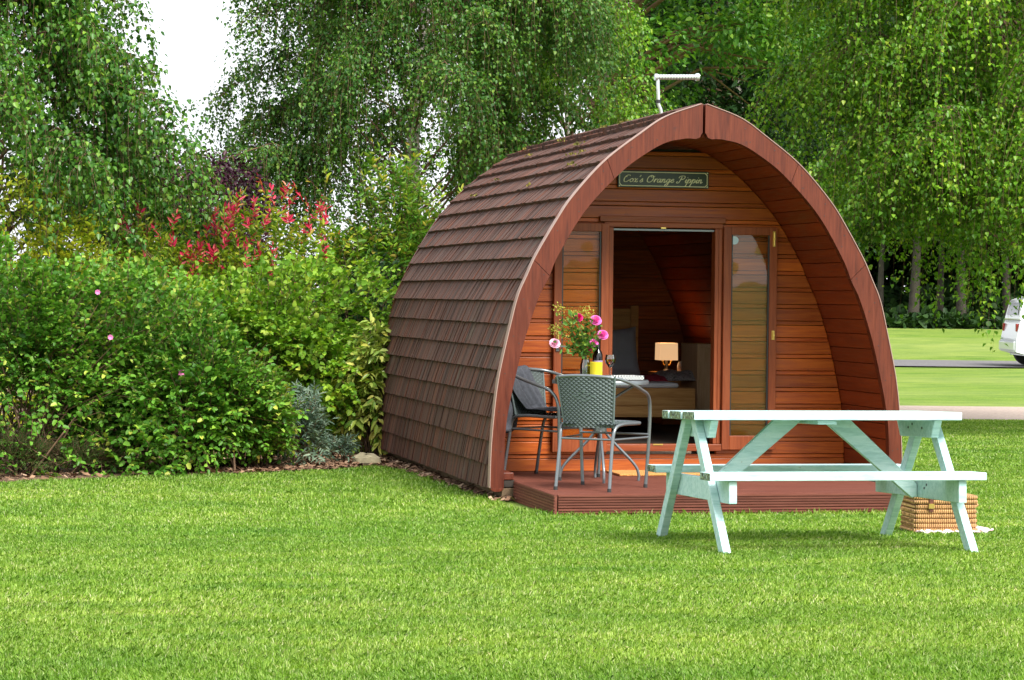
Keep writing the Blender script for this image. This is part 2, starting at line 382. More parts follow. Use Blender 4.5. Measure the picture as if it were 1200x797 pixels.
# planting bed of bark mulch, just above the lawn sheet
def strip(pts, y1, z): pass
mb = MB(); poly = BED[:]
V = []; F = []
for (x, y) in poly: V.append((x, y, .006)); 
far = [(x-.0 if i < 8 else x, 45, .006) for i, (x, y) in enumerate(poly)]
n = len(poly)
mb2 = MB()
for i in range(8):                                        # the bed behind the lawn edge
    a, b = poly[i], poly[i+1]
    mb2.add([(a[0], a[1], .006), (b[0], b[1], .006), (b[0], 34, .006), (a[0], 34, .006)], [(0, 1, 2, 3)])
mb2.add([(-1.82, 3.62, .006), (-1.66, 3.2, .006), (-1.60, 1.2, .006), (-1.60, -.05, .006), (-1.2, -.05, .006), (-1.2, 34, .006), (-1.82, 34, .006)], [(0, 1, 2, 3, 4, 5, 6)])
mb2.add([(-1.2, 5.2, .006), (3.2, 5.2, .006), (3.2, 34, .006), (-1.2, 34, .006)], [(0, 1, 2, 3)])
structure(mb2.build('planting_bed', M['mulch']))
# lanes
def lane(name, d0, d1, mat, dz=.012, px0=900, px1=1500):
    V = []; F = []
    cols = np.linspace(px0, px1, 16)
    for px in cols:
        for d in np.linspace(d0, d1, 4):
            P = atd(px, 400, d+.0*px); V.append((P[0], P[1], float(gz(P[0], P[1]))+dz))
    for i in range(15):
        for j in range(3): a = i*4+j; F.append((a, a+4, a+5, a+1))
    return structure(raw(name, V, F, mat, smooth=True))
lane('gravel_path', 31.8, 36.2, M['gravel'])
lane('grey_lane', 52.3, 57.0, M['tarmac'], dz=.03)
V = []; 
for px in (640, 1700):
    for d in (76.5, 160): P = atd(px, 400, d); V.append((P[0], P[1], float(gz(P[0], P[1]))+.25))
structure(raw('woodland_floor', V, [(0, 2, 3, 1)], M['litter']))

def inpoly_bed(x, y):
    """True where the bed is (no grass)"""
    bx = [p[0] for p in BED[:9]]; by = [p[1] for p in BED[:9]]
    wob = .05*np.sin(x*9)+.03*np.sin(x*23+1)
    e = np.interp(x, bx, by)+wob
    r = (x < -1.82) & (y > e)
    ex = np.interp(y, [-.9, 1.2, 3.2, 3.62], [-1.56, -1.62, -1.68, -1.82])+.03*np.sin(y*13)
    r |= (x >= -1.82) & (x > ex) & (x < 1.75) & (y > -.9)
    r |= (x > -1.40) & (x < 1.26) & (y > -1.34) & (y < .1)
    return r
def lowfreq(x, y, seed, fx, fy):
    r = np.random.default_rng(seed); v = 0
    for k in range(6):
        a = r.uniform(-1, 1, 2); v = v+np.sin(x*fx*a[0]*(1+k*.6)+y*fy*a[1]*(1+k*.6)+r.uniform(0, 6.28))/(1+k*.4)
    return v/3
def build_grass():
    PV = []; 
    bands = [(7.2, 10.5, 19000, .026, .0026), (10.5, 15, 10500, .028, .0036), (15, 23, 5200, .030, .0056), (23, 32, 1700, .036, .012)]
    for d0, d1, dens, h, wd in bands:
        area = .40*(d0+d1)/2*(d1-d0)*1.45; n = int(dens*area)
        d = np.sqrt(RNG.uniform(d0*d0, d1*d1, n)); px = RNG.uniform(-240, 1500, n)
        if d0 >= 23: px = RNG.uniform(950, 1500, n)
        rx = (px-600)/FPX
        x = CAM[0]+d*(_F0[0]+_R0[0]*rx); y = CAM[1]+d*(_F0[1]+_R0[1]*rx)
        cl = lowfreq(x, y, 3, 5, 8); cl2 = lowfreq(x, y, 5, 23, 31)
        k = ~inpoly_bed(x, y) & (RNG.random(n) < .80+.14*cl2); x, y, cl, cl2 = x[k], y[k], cl[k], cl2[k]; n = len(x)
        z = gz(x, y); hh = h*RNG.uniform(.45, 1.15, n)*(1+.10*cl+.08*cl2)
        # longer uncut grass against the deck and the pod
        near = np.exp(-np.maximum(0, np.abs(y+1.36)-.03)/.06)*((x > -1.5) & (x < 1.35)) + np.exp(-np.abs(x+1.60)/.12)*((y > -1.3) & (y < 3.6))
        hh = hh*(1+.9*np.clip(near, 0, 1)*RNG.random(n))
        a = RNG.uniform(0, 2*np.pi, n); lean = RNG.uniform(.15, 1.0, n)
        la = a+RNG.uniform(-.7, .7, n)
        sx, sy = np.cos(a+1.57)*wd/2, np.sin(a+1.57)*wd/2
        tx, ty = np.cos(la)*lean*hh*.9+.18*hh*lowfreq(x, y, 9, .3, 1.6), np.sin(la)*lean*hh*.9
        b = np.stack([x, y, z], -1)
        v0 = b+np.stack([sx, sy, 0*x], -1); v1 = b-np.stack([sx, sy, 0*x], -1)
        m0 = b+np.stack([tx*.35+sx*.8, ty*.35+sy*.8, hh*.6], -1); m1 = b+np.stack([tx*.35-sx*.8, ty*.35-sy*.8, hh*.6], -1)
        tp = b+np.stack([tx, ty, hh*(1-.25*lean)], -1)
        PV.append(np.stack([v0, v1, m1, tp, m0], 1))
    V = np.concatenate(PV); n = len(V)
    F = np.arange(n*5).reshape(n, 5)
    o = raw('mown_grass', V.reshape(-1, 3), F, M['blade']); stuff(o, 'short bright green mown grass covering the lawn', 'grass')
build_grass()
# bark chips on the open part of the bed
def chips():
    n = 5200; x = RNG.uniform(-3.4, -1.25, n); y = RNG.uniform(2.4, 5.6, n)
    n2 = 1500; x = np.concatenate([x, RNG.uniform(-1.72, -1.3, n2), RNG.uniform(-8, -2, 2500)]); y = np.concatenate([y, RNG.uniform(-.2, 3.6, n2), RNG.uniform(.6, 4, 2500)])
    k = inpoly_bed(x, y); x, y = x[k], y[k]; n = len(x)
    a = RNG.uniform(0, 6.28, n); L = RNG.uniform(.012, .035, n); W = L*RNG.uniform(.3, .7, n); t = RNG.uniform(-.5, .5, (n, 2)); z = .012+RNG.uniform(0, .025, n)
    ux = np.stack([np.cos(a), np.sin(a), t[:, 0]], -1)*L[:, None]; uy = np.stack([-np.sin(a), np.cos(a), t[:, 1]], -1)*W[:, None]
    c = np.stack([x, y, z], -1); V = np.stack([c-ux-uy, c+ux-uy, c+ux+uy, c-ux+uy], 1).reshape(-1, 3)
    stuff(raw('bark_chips', V, np.arange(4*n).reshape(-1, 4), M['chip']), 'brown bark chips covering the bed beside the pod', 'mulch')
chips()

# ------------------------------------------------------------------ leaves
def leaf_mesh(P, D, Nn, L, W, fold=.25, kind='oval'):
    """P base, D tip direction, Nn rough normal; returns V,F. 6-vertex leaves folded along the midrib"""
    n = len(P); D = D/np.linalg.norm(D, axis=1, keepdims=True)
    S = np.cross(D, Nn); S /= np.linalg.norm(S, axis=1, keepdims=True)+1e-9; Nn = np.cross(S, D)
    L = np.broadcast_to(L, n)[:, None]; W = np.broadcast_to(W, n)[:, None]
    up = Nn*W*fold
    if kind == 'oval': ks = ((.28, .44), (.68, .36))
    elif kind == 'birch': ks = ((.22, .46), (.5, .40))
    elif kind == 'round': ks = ((.2, .5), (.75, .42))
    else: ks = ((.3, .5), (.6, .42))
    dr = -Nn*L*.12
    a1 = P+D*L*ks[0][0]+S*W*ks[0][1]+up*ks[0][1]*2; a2 = P+D*L*ks[1][0]+S*W*ks[1][1]+up*ks[1][1]*2+dr*.4
    b1 = P+D*L*ks[0][0]-S*W*ks[0][1]+up*ks[0][1]*2; b2 = P+D*L*ks[1][0]-S*W*ks[1][1]+up*ks[1][1]*2+dr*.4
    tp = P+D*L+dr
    V = np.stack([P, a1, a2, tp, b2, b1], 1).reshape(-1, 3)
    i = np.arange(n)*6
    F = np.concatenate([np.stack([i, i+1, i+2, i+3], -1), np.stack([i, i+3, i+4, i+5], -1)])
    return V, F
def unit(v): return v/(np.linalg.norm(v, axis=-1, keepdims=True)+1e-9)
def twig_mesh(A, B, r0, r1):
    """three-sided tapered twigs from A to B (n,3)"""
    n = len(A); d = unit(B-A); o = unit(np.cross(d, np.array([.3, .5, .81]))); q = np.cross(d, o)
    V = []
    for P, r in ((A, r0), (B, r1)):
        r = np.broadcast_to(r, n)[:, None]
        for k in range(3):
            a = 2*np.pi*k/3; V.append(P+(o*np.cos(a)+q*np.sin(a))*r)
    V = np.stack(V, 1).reshape(-1, 3); i = np.arange(n)*6
    F = np.concatenate([np.stack([i+k, i+(k+1) % 3, i+3+(k+1) % 3, i+3+k], -1) for k in range(3)])
    return V, F
def sprig_leaves(O, D, SL, nl, rng, L, W, droop=.3, spread=.9, kind='oval', pair=False, jit=.35, fold=.25, twr=.0025):
    """O origins (n,3), D directions (n,3), SL lengths (n). leaves in alternate or opposite ranks."""
    n = len(O); t = (np.arange(nl)+.6)/nl
    T = np.repeat(t[None], n, 0)+rng.uniform(-.05, .05, (n, nl))
    g = np.array([0, 0, -1.])
    path = O[:, None]+D[:, None]*(SL[:, None]*T)[..., None]+g*(droop*SL[:, None]*T**2)[..., None]
    tan = unit(D[:, None]+g*(2*droop*T)[..., None])
    side = unit(np.cross(tan, rng.normal(0, 1, (n, 1, 3))*.3+np.array([0, 0, 1.])))
    upv = np.cross(side, tan)
    ph = np.where(np.arange(nl) % 2 == 0, 1, -1)[None, :, None]
    if pair: path = O[:, None]+(path-O[:, None])
    az = rng.uniform(-.6, .6, (n, nl, 1))
    ld = tan*(.55)+side*ph*spread+upv*az+rng.normal(0, jit*.5, (n, nl, 3))+g*droop*.5
    ld[:, -1] = tan[:, -1]+rng.normal(0, .15, (n, 3))
    nn = upv+rng.normal(0, jit, (n, nl, 3))
    sz = rng.uniform(.6, 1.15, (n, nl))*np.interp(T, [0, .4, 1.1], [.8, 1, .7])
    V, F = leaf_mesh(path.reshape(-1, 3), ld.reshape(-1, 3), nn.reshape(-1, 3), (L*sz).ravel(), (W*sz).ravel(), fold, kind)
    E = O+D*SL[:, None]+g*droop*SL[:, None]*.8
    return V, F, twig_mesh(O, E, twr*1.3, twr*.5)
def cat(parts):
    V = []; F = []; n = 0
    for v, f in parts: V.append(v); F.append(f+n); n += len(v)
    return np.concatenate(V), np.concatenate(F)
def lump(d, rng, amp=.22, k=7):
    """bumpy radius factor per direction"""
    v = np.ones(len(d))
    for i in range(k):
        a = unit(rng.normal(0, 1, 3)); s = rng.uniform(2.5, 6); v += amp*np.sin(d@a*s+rng.uniform(0, 6.28))/math.sqrt(k)
    return v
def shrub(name, label, cat_, px, d, w_, h, mat, nsprig=700, nl=7, L=.06, W=.035, SL=.22, depth=None, kind='oval', droop=.25, upb=.6, seed=1, base=0., group=None, fill=.35, spread=.9, stems=9, stemmat='twig', flowers=None, tops=0, topmat=None, sep=1., fold=.25, bush_shape=1., extra=None, jit=.35, amp=.30):
    """leafy shrub of width w_ and height h standing at photo column px and depth d"""
    rng = np.random.default_rng(seed); B = onground(px, d); B[2] += base; dp = depth or w_*.75
    t = thing(name, label, cat_, tuple(B), 0, group)
    n = nsprig; u = unit(rng.normal(0, 1, (n*2, 3)))
    u = u[(u[:, 2] > -.93)][:n]; n = len(u)
    # bias to the shell
    r = np.where(rng.random(n) < 1-fill, rng.uniform(.78, 1.0, n), rng.uniform(.3, .8, n))*lump(u, rng, amp)
    cz = h*.52; hz = h*.5
    ex = np.sign(u)*np.abs(u)**bush_shape
    hor = np.where(u[:, 2] < 0, 1/np.maximum(.62, np.sqrt(1-u[:, 2]**2)), 1.)
    O = np.stack([ex[:, 0]*w_/2*r*hor, ex[:, 1]*dp/2*r*hor, cz+np.where(ex[:, 2] < 0, 1.12, 1)*ex[:, 2]*hz*r], -1)
    SLn = SL*rng.uniform(.5, 1.3, n)*np.where(rng.random(n) < .14, 1.9, 1)
    O = O-u*np.minimum(SLn, SL*1.3)[:, None]*.5; O[:, 2] = np.maximum(O[:, 2], .03)
    D = unit(u*.75+np.array([0, 0, upb])+rng.normal(0, .28, (n, 3)))
    V, F, tw = sprig_leaves(O, D, SLn, nl, rng, L, W, droop, spread, kind, False, jit, fold)
    FV, FF, MI = V, F, np.zeros(len(F), np.int32)
    # stems from the root to a sample of sprigs
    k = min(n, stems*5); idx = rng.choice(n, k, False); A = rng.normal(0, .10*w_, (k, 3)); A[:, 2] = 0; mid = A+(O[idx]-A)*.5+np.array([0, 0, h*.10])
    s1 = twig_mesh(A, mid, .011, .007); s2 = twig_mesh(mid, O[idx], .007, .003)
    sv_, sf_ = cat([s1, s2, tw]); raw('stems', sv_, sf_, M[stemmat], t)
    if tops:      # young coloured shoots standing on the top
        m_ = tops; uu = unit(np.stack([rng.normal(0, 1, m_), rng.normal(0, 1, m_)-.3, rng.uniform(.7, 1.8, m_)], -1)); rr = lump(uu, rng, .22, 9)*rng.uniform(.82, 1.05, m_)
        OO = np.stack([uu[:, 0]*w_/2*rr, uu[:, 1]*dp/2*rr, cz+uu[:, 2]*hz*rr], -1)
        if extra: OO[:, 0] = OO[:, 0]*extra[0]+extra[1]*w_
        DD = unit(np.array([0, 0, 1.])+rng.normal(0, .3, (m_, 3)))
        V, F, tw = sprig_leaves(OO, DD, .15*rng.uniform(.4, 1.5, m_), 8, rng, .088, .034, .0, .55, 'oval', False, .3)
        FF = np.concatenate([FF, F+len(FV)]); FV = np.concatenate([FV, V]); MI = np.concatenate([MI, np.ones(len(F), np.int32)])
    fo = raw('foliage', FV, FF, mat, t)
    if tops: fo.data.materials.append(topmat); fo.data.polygons.foreach_set('material_index', MI)
    if flowers:
        fm, cnt, fr = flowers
        for _ in range(cnt):
            a = rng.uniform(-1, 1); q = unit(np.array([a, -rng.uniform(.4, 1), rng.uniform(-.1, .8)])); c = np.array([q[0]*w_/2, q[1]*dp/2, cz+q[2]*hz])
            mbf = MB()
            for kk in range(7):
                aa = kk*.9; dd = Vector((math.cos(aa)*fr, -fr*.35, math.sin(aa)*fr)); s_ = Vector((-math.sin(aa)*fr*.55, 0, math.cos(aa)*fr*.55)); c_ = Vector(c)
                mbf.add([c_, c_+dd*.6+s_, c_+dd*1.1, c_+dd*.6-s_], [(0, 1, 2, 3)])
            mbf.build('flower', fm, t)
    return t

LM = {}
LM['rose'] = leafmat('rose_leaf', [(0, (.038, .125, .014)), (.5, (.080, .215, .022)), (.85, (.14, .31, .035)), (.94, (.22, .38, .05)), (1, (.40, .44, .08))], .25, .38)
LM['rose2'] = leafmat('rose_leaf_fresh', [(0, (.05, .15, .018)), (.5, (.10, .25, .028)), (.85, (.18, .36, .042)), (1, (.38, .42, .08))], .3, .42)
LM['currant'] = leafmat('currant_leaf', [(0, (.07, .180, .014)), (.5, (.145, .295, .022)), (.85, (.24, .39, .040)), (1, (.38, .45, .08))], .35, .45)
LM['photinia'] = leafmat('photinia_leaf', [(0, (.06, .15, .012)), (.4, (.14, .26, .018)), (.8, (.26, .36, .028)), (1, (.40, .36, .05))], .35, .35)
LM['red'] = leafmat('red_shoot_leaf', [(0, (.36, .012, .045)), (.55, (.55, .035, .11)), (.8, (.60, .14, .16)), (.9, (.30, .22, .03)), (1, (.18, .26, .03))], .35, .3, tint=(1.2, .6, .6))
LM['upright'] = leafmat('upright_leaf', [(0, (.045, .13, .012)), (.5, (.09, .22, .022)), (.85, (.17, .30, .035)), (1, (.32, .26, .06))], .35, .4)
LM['gold'] = leafmat('golden_leaf', [(0, (.17, .27, .015)), (.5, (.34, .44, .025)), (1, (.52, .54, .05))], .35, .45)
LM['conifer'] = leafmat('golden_conifer_leaf', [(0, (0.172, 0.276, 0.023)), (.6, (0.345, 0.460, 0.034)), (1, (0.483, 0.529, 0.057))], .3, .5)
LM['purple'] = leafmat('purple_leaf', [(0, (0.016, 0.005, 0.013)), (.6, (0.036, 0.012, 0.026)), (1, (0.072, 0.023, 0.039))], .25, .4, tint=(1.1, .6, .9))
LM['laurel'] = leafmat('spotted_laurel_leaf', [(0, (0.105, 0.210, 0.026)), (.4, (0.273, 0.357, 0.063)), (.8, (0.441, 0.483, 0.126)), (1, (0.546, 0.483, 0.095))], .25, .25)
LM['hebe'] = leafmat('grey_leaf', [(0, (.065, .115, .085)), (.6, (.115, .18, .145)), (1, (.20, .27, .22))], .2, .45)
LM['heather'] = leafmat('heather_leaf', [(0, (.025, .075, .014)), (.7, (.05, .125, .022)), (1, (.11, .15, .03))], .2, .6)
LM['birchl'] = leafmat('near_birch_leaf', [(0, (.026, .095, .016)), (.5, (.055, .160, .024)), (.85, (.105, .24, .032)), (1, (.20, .34, .05))], .35, .32)
LM['birchm'] = leafmat('middle_birch_leaf', [(0, (.024, .085, .016)), (.5, (.050, .140, .024)), (.85, (.095, .205, .032)), (1, (.17, .28, .05))], .35, .35)
LM['oak'] = leafmat('oak_leaf', [(0, (.026, .095, .010)), (.5, (.055, .165, .018)), (.85, (.10, .23, .026)), (1, (.18, .31, .04))], .35, .4)
LM['birchr'] = leafmat('bright_birch_leaf', [(0, (.055, .16, .012)), (.5, (.11, .26, .022)), (.85, (.18, .35, .032)), (1, (.34, .46, .06))], .42, .32)
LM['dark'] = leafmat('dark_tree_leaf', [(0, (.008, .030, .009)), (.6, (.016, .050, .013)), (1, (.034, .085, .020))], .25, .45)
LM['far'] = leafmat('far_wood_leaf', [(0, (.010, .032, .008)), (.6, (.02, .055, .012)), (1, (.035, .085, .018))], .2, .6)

# ------------------------------------------------------------------ trees
def birch(name, label, px, d, h, R, mat, nlimb=26, strands=1300, SLr=(.7, 1.9), L=.055, W=.045, lpm=17, seed=1, z0=.8, trunk_r=.13, barkm='birch', group=None, side=None, top_r=.35, dens_lo=1., lean=(0, 0), fwd=0., dx=0., dy=0., limb_rise=.55, lowf=0., lowx=None):
    rng = np.random.default_rng(seed); B = onground(px, d); B[0] += dx; B[1] += dy
    B[2] = float(gz(B[0], B[1])); t = thing(name, label, 'tree', tuple(B), 0, group)
    mb = MB(); K = 9
    tp = [Vector((lean[0]*(i/K)**1.4*h+.12*math.sin(i*.9+seed), lean[1]*(i/K)**1.4*h+.1*math.cos(i*1.1+seed)-.1, h*i/K)) for i in range(K+1)]
    mb.tube(tp, [trunk_r*(1.25 if i == 0 else 1)*(1-.85*i/K) for i in range(K+1)], 10)
    def trunk_at(z): 
        f = min(max(z/h*K, 0), K-.001); i = int(f); return tp[i].lerp(tp[i+1], f-i)
    mb.build('trunk', M[barkm], t, smooth=60)
    segsA, segsB, ra, rb = [], [], [], []; limbs = []
    for i in range(nlimb):
        zz = h*rng.uniform(.16, .95); a = i*2.399+rng.uniform(-.4, .4)
        if side is not None and rng.random() < .55: a = side+rng.normal(0, .7)
        rad = R*(1-(zz/h)*(1-top_r))*rng.uniform(.65, 1.08)
        b = trunk_at(zz); pts = [b]; rise = limb_rise*rad*rng.uniform(.6, 1.3)
        for k in range(1, 7):
            s = k/6; pts.append(b+Vector((math.cos(a)*rad*s, math.sin(a)*rad*s, rise*math.sin(s*2.2)-.15*rad*s*s))+Vector(rng.normal(0, .07, 3)))
        limbs.append(pts)
        for k in range(6):
            segsA.append(pts[k]); segsB.append(pts[k+1]); r0 = .024*(1-k/6.5); ra.append(r0); rb.append(r0*.8)
    # strands hang from the outer part of the limbs
    O = []; D = []
    for i in range(strands):
        p = limbs[rng.integers(len(limbs))]; s = rng.uniform(.18, 1)**.7*5.999; k = int(s); q = p[k].lerp(p[k+1], s-k)
        out = p[-1]-p[0]; out.z = 0; out.normalize(); sd = Vector((-out.y, out.x, 0))*rng.choice((-1, 1))
        dd = out*rng.uniform(.1, .9)+sd*rng.uniform(0, .9)+Vector((0, 0, rng.uniform(-.2, .5)))
        O.append(q); D.append(dd)
    O = np.array([tuple(o) for o in O]); D = unit(np.array([tuple(x) for x in D]))
    n = len(O); S = rng.uniform(*SLr, n)*rng.uniform(.6, 1, n); 
    lm = (np.abs(O[:, 0]-(lowx if lowx is not None else 99)) < .36) & (rng.random(n) < .8) & (O[:, 1] < 0) & (O[:, 2] < 4.5); z0 = np.where((rng.random(n) < lowf) | lm, z0-.75-.45*lm, z0+rng.uniform(-.15, .4, n)); zmax = O[:, 2]+B[2]-z0; S = np.where(lm, zmax*.92*rng.uniform(.8, 1.02, n), S); S = np.minimum(S, np.maximum(.25, zmax*.95))
    NS = 5; parts = []; tw = []
    # path: goes out then falls
    def path(T): return O[:, None]+D[:, None]*(S[:, None]*.42*(1-np.exp(-3*T))/.95)[..., None]+np.array([0, 0, -1.])*(S[:, None]*T**1.5*.9)[..., None]+np.sin(T*7+np.arange(n)[:, None])[..., None]*np.array([.02, .02, 0])
    Tn = np.linspace(0, 1, NS+1)[None].repeat(n, 0); PP = path(Tn)
    for k in range(NS): tw.append(twig_mesh(PP[:, k], PP[:, k+1], .0022*(1-k/NS)+.0010, .0022*(1-(k+1)/NS)+.0010))
    tot = int(S.sum()*lpm); ii = rng.choice(n, tot, p=S/S.sum()); T = rng.uniform(.05, 1, tot)
    P = O[ii]+D[ii]*(S[ii]*.42*(1-np.exp(-3*T))/.95)[:, None]+np.array([0, 0, -1.])*(S[ii]*T**1.5*.9)[:, None]
    hz = rng.normal(0, 1, (tot, 3)); hz[:, 2] *= .4; hz = unit(hz)
    P = P+hz*(rng.uniform(0, 1, tot)**1.5*.15)[:, None]
    ld = unit(hz*.75+np.array([0, 0, -1.])*rng.uniform(.2, 1.3, tot)[:, None]); nn = unit(hz+np.array([0, 0, .9])+rng.normal(0, .35, (tot, 3)))
    sz = rng.uniform(.55, 1.2, tot)
    V, F = leaf_mesh(P, ld, nn, L*sz, W*sz, .18, 'birch')
    raw('crown', V, F, mat, t)
    tw.append(twig_mesh(np.array([tuple(x) for x in segsA]), np.array([tuple(x) for x in segsB]), np.array(ra), np.array(rb)))
    vv, ff = cat(tw); raw('branches', vv, ff, M['twig'], t)
    return t
def broadtree(name, label, px, d, h, R, mat, nclump=60, leaves=500, L=.09, W=.06, cr=.7, seed=1, z0=.25, trunk_r=.2, barkm='bark', group=None, flat=.6, dx=0., barez=None):
    """tree whose crown is many leafy clumps at the ends of forking limbs"""
    rng = np.random.default_rng(seed); B = onground(px, d); B[0] += dx; B[2] = float(gz(B[0], B[1])); t = thing(name, label, 'tree', tuple(B), 0, group)
    mb = MB(); K = 8; wb_ = .25 if d < 70 else .10; tp = [Vector((wb_*math.sin(i*.8+seed), wb_*math.cos(i+seed), h*.92*i/K)) for i in range(K+1)]
    mb.tube(tp, [trunk_r*(1.3 if i == 0 else 1)*(1-.85*i/K) for i in range(K+1)], 10); mb.build('trunk', M[barkm], t, smooth=60)
    A = []; Bq = []; ra = []; rb = []; C = []
    for i in range(nclump):
        u = unit(rng.normal(0, 1, 3)); r = rng.uniform(.35, 1)**.6; z = h*(z0+(1-z0)*(.5+.5*u[2]*r)); zr = (z/h-z0)/(1-z0)
        rad = R*math.sqrt(max(.08, 1-(2*zr-1)**2*.8))*r; a = math.atan2(u[1], u[0]); c = Vector((math.cos(a)*rad, math.sin(a)*rad, z))
        f = max(0, min(.98, (z-.35*rad)/(h*.92))); b = tp[int(f*K)].lerp(tp[int(f*K)+1], f*K-int(f*K)); m = b.lerp(c, .55)+Vector((0, 0, .12*rad))
        A += [b, m]; Bq += [m, c]; r0 = trunk_r*.28; ra += [r0, r0*.55]; rb += [r0*.55, r0*.2]; C.append(c)
        for q in range(3):
            e = c+Vector(rng.normal(0, cr*.6, 3)); A.append(m); Bq.append(e); ra.append(r0*.4); rb.append(r0*.1)
    C = np.array([tuple(c) for c in C]); n = nclump*leaves; ci = rng.integers(0, nclump, n)
    u = unit(rng.normal(0, 1, (n, 3))); crr = cr*rng.uniform(.6, 1.35, nclump)
    P = C[ci]+u*(crr[ci]*rng.uniform(.1, 1, n)**.45)[:, None]*np.array([1.15, 1.15, flat])+rng.normal(0, cr*.13, (n, 3))
    ld = unit(u*.8+rng.normal(0, .5, (n, 3))+np.array([0, 0, -.25])); nn = unit(np.array([0, 0, 1.])+u*.5+rng.normal(0, .45, (n, 3))); sz = rng.uniform(.6, 1.2, n)
    V, F = leaf_mesh(P, ld, nn, L*sz, W*sz, .2, 'oval'); raw('crown', V, F, mat, t)
    vv, ff = twig_mesh(np.array([tuple(x) for x in A]), np.array([tuple(x) for x in Bq]), np.array(ra), np.array(rb)); raw('branches', vv, ff, M['twig'], t)
    return t
#TREES#
exec_trees = True
G_T = 'trees standing behind the pod'
birch('weeping_birch', 'near weeping birch with hanging dark green leaves at left edge', -30, 26.3, 6.5, 3.1, LM['birchl'], nlimb=70, strands=2700, L=.060, W=.051, lpm=33, seed=4, z0=1.75, trunk_r=.10, side=-.1, SLr=(.6, 1.7), top_r=.15)
birch('weeping_birch', 'large weeping birch with fine drooping twigs behind red tipped shrub', 490, 35, 11, 3.8, LM['birchm'], nlimb=90, strands=6600, L=.054, W=.045, lpm=40, seed=9, z0=1.7, trunk_r=.12, SLr=(.7, 2.3), top_r=.22)
birch('weeping_birch', 'pale green birch showing just above the pod roof left of aerial', 650, 37, 5.6, 2.3, LM['birchr'], nlimb=50, strands=1900, L=.062, W=.052, lpm=26, seed=15, z0=1.5, trunk_r=.07, SLr=(.5, 1.3), top_r=.6)
broadtree('oak_tree', 'spreading oak with sky gaps in its crown behind the roof ridge', 710, 50, 13, 4.6, LM['oak'], nclump=74, leaves=520, L=.13, W=.09, cr=.8, seed=22, trunk_r=.22)
broadtree('birch_tree', 'dark tree with pale bare trunk right of the roof apex', 850, 58, 15, 3.4, LM['dark'], nclump=110, leaves=620, L=.14, W=.10, cr=.85, seed=31, z0=.10, trunk_r=.15, barkm='birch')
broadtree('plum_tree', 'purple leaved plum tree behind the red tipped shrub', 205, 31, 3.5, 1.05, LM['purple'], nclump=56, leaves=360, L=.07, W=.045, cr=.32, seed=41, z0=.35, trunk_r=.05)
birch('weeping_birch', 'bright green birch with curtain of hanging leaves at right', 1225, 30, 9.5, 3.3, LM['birchr'], nlimb=100, strands=6800, L=.055, W=.047, lpm=37, seed=52, z0=1.95, trunk_r=.11, SLr=(.6, 2.0), top_r=.75, side=math.pi, lowf=.05, lowx=-.42)

# ------------------------------------------------------------------ shrubs of the border
GS = 'shrubs in the border'
shrub('rose_bush', 'tall dark green rose bush at far left of the border', 'shrub', 25, 21.1, 1.9, 1.8, LM['rose'], 1700, 8, .062, .042, .24, 1.3, 'round', seed=61, flowers=(plain('pink_petal', (.62, .16, .38), .6), 2, .022))
shrub('rose_bush', 'middle rose bush with dark round leaves and pale twigs', 'shrub', 150, 21.6, 1.5, 1.48, LM['rose2'], 1300, 8, .068, .046, .24, 1.2, 'round', seed=62)
shrub('rose_bush', 'low rose bush with single pink bloom at lawn edge', 'shrub', 222, 21.45, 1.5, 1.12, LM['rose'], 1300, 8, .066, .044, .22, 1.1, 'round', seed=63, flowers=(bpy.data.materials['pink_petal'], 1, .028))
shrub('rose_bush', 'lowest brighter rose bush spilling beside the grey leaved plant', 'shrub', 292, 21.8, 1.0, .80, LM['upright'], 750, 8, .052, .036, .18, .8, 'round', seed=64)
shrub('currant_bush', 'wide light green currant bush with lobed leaves mid border', 'shrub', 303, 24.0, 2.4, 1.70, LM['currant'], 2200, 8, .066, .062, .22, 1.5, 'round', seed=65, upb=.35, bush_shape=.8)
shrub('currant_bush', 'dark shrub behind the yellow laurel next to pod', 'shrub', 420, 25.6, 1.1, 1.7, LM['dark'], 800, 8, .055, .045, .22, 1.0, 'round', seed=66)
shrub('photinia', 'photinia with yellow green leaves and sparse red tips at left', 'shrub', 165, 26.0, 1.7, 2.30, LM['photinia'], 1300, 8, .090, .036, .26, 1.2, seed=67, upb=.9, tops=44, topmat=LM['red'])
shrub('photinia', 'photinia topped by dense bright red young shoots', 'shrub', 285, 26.4, 2.1, 2.30, LM['photinia'], 1900, 8, .092, .038, .27, 1.3, seed=68, upb=.9, tops=105, topmat=LM['red'])
shrub('viburnum', 'upright leafy shrub with reddish stems left of pod roof', 'shrub', 462, 26.8, 1.9, 2.80, LM['upright'], 1800, 9, .090, .038, .34, 1.3, seed=69, upb=1.3, tops=26, topmat=LM['photinia'], stemmat='leather')
shrub('elder_bush', 'golden yellow leaved shrub under the hanging left birch', 'shrub', 60, 25.0, 1.6, 2.35, LM['gold'], 1100, 8, .080, .038, .24, 1.1, seed=70, upb=.8)
shrub('golden_conifer', 'small feathery golden conifer between rose and photinia', 'conifer', 137, 23.9, .85, 1.85, LM['conifer'], 1300, 14, .038, .010, .22, .7, seed=71, upb=.25, droop=.1, spread=.5)
shrub('spotted_laurel', 'yellow spotted laurel squeezed against rear of pod', 'shrub', 436, 23.6, .44, 1.22, LM['laurel'], 210, 8, .135, .054, .2, .5, seed=72, upb=.4, droop=.5, spread=.8, stems=3)
shrub('grey_shrub', 'silvery grey leaved shrub on the bark mulch', 'shrub', 353, 22.3, .52, .60, LM['hebe'], 260, 9, .085, .022, .13, .55, seed=73, upb=.8, stems=2)
shrub('rosette_plant', 'little grey green rosette plant alone on bark mulch', 'plant', 401, 22.6, .25, .25, LM['hebe'], 26, 10, .09, .018, .09, .25, seed=74, upb=.9, stems=1)
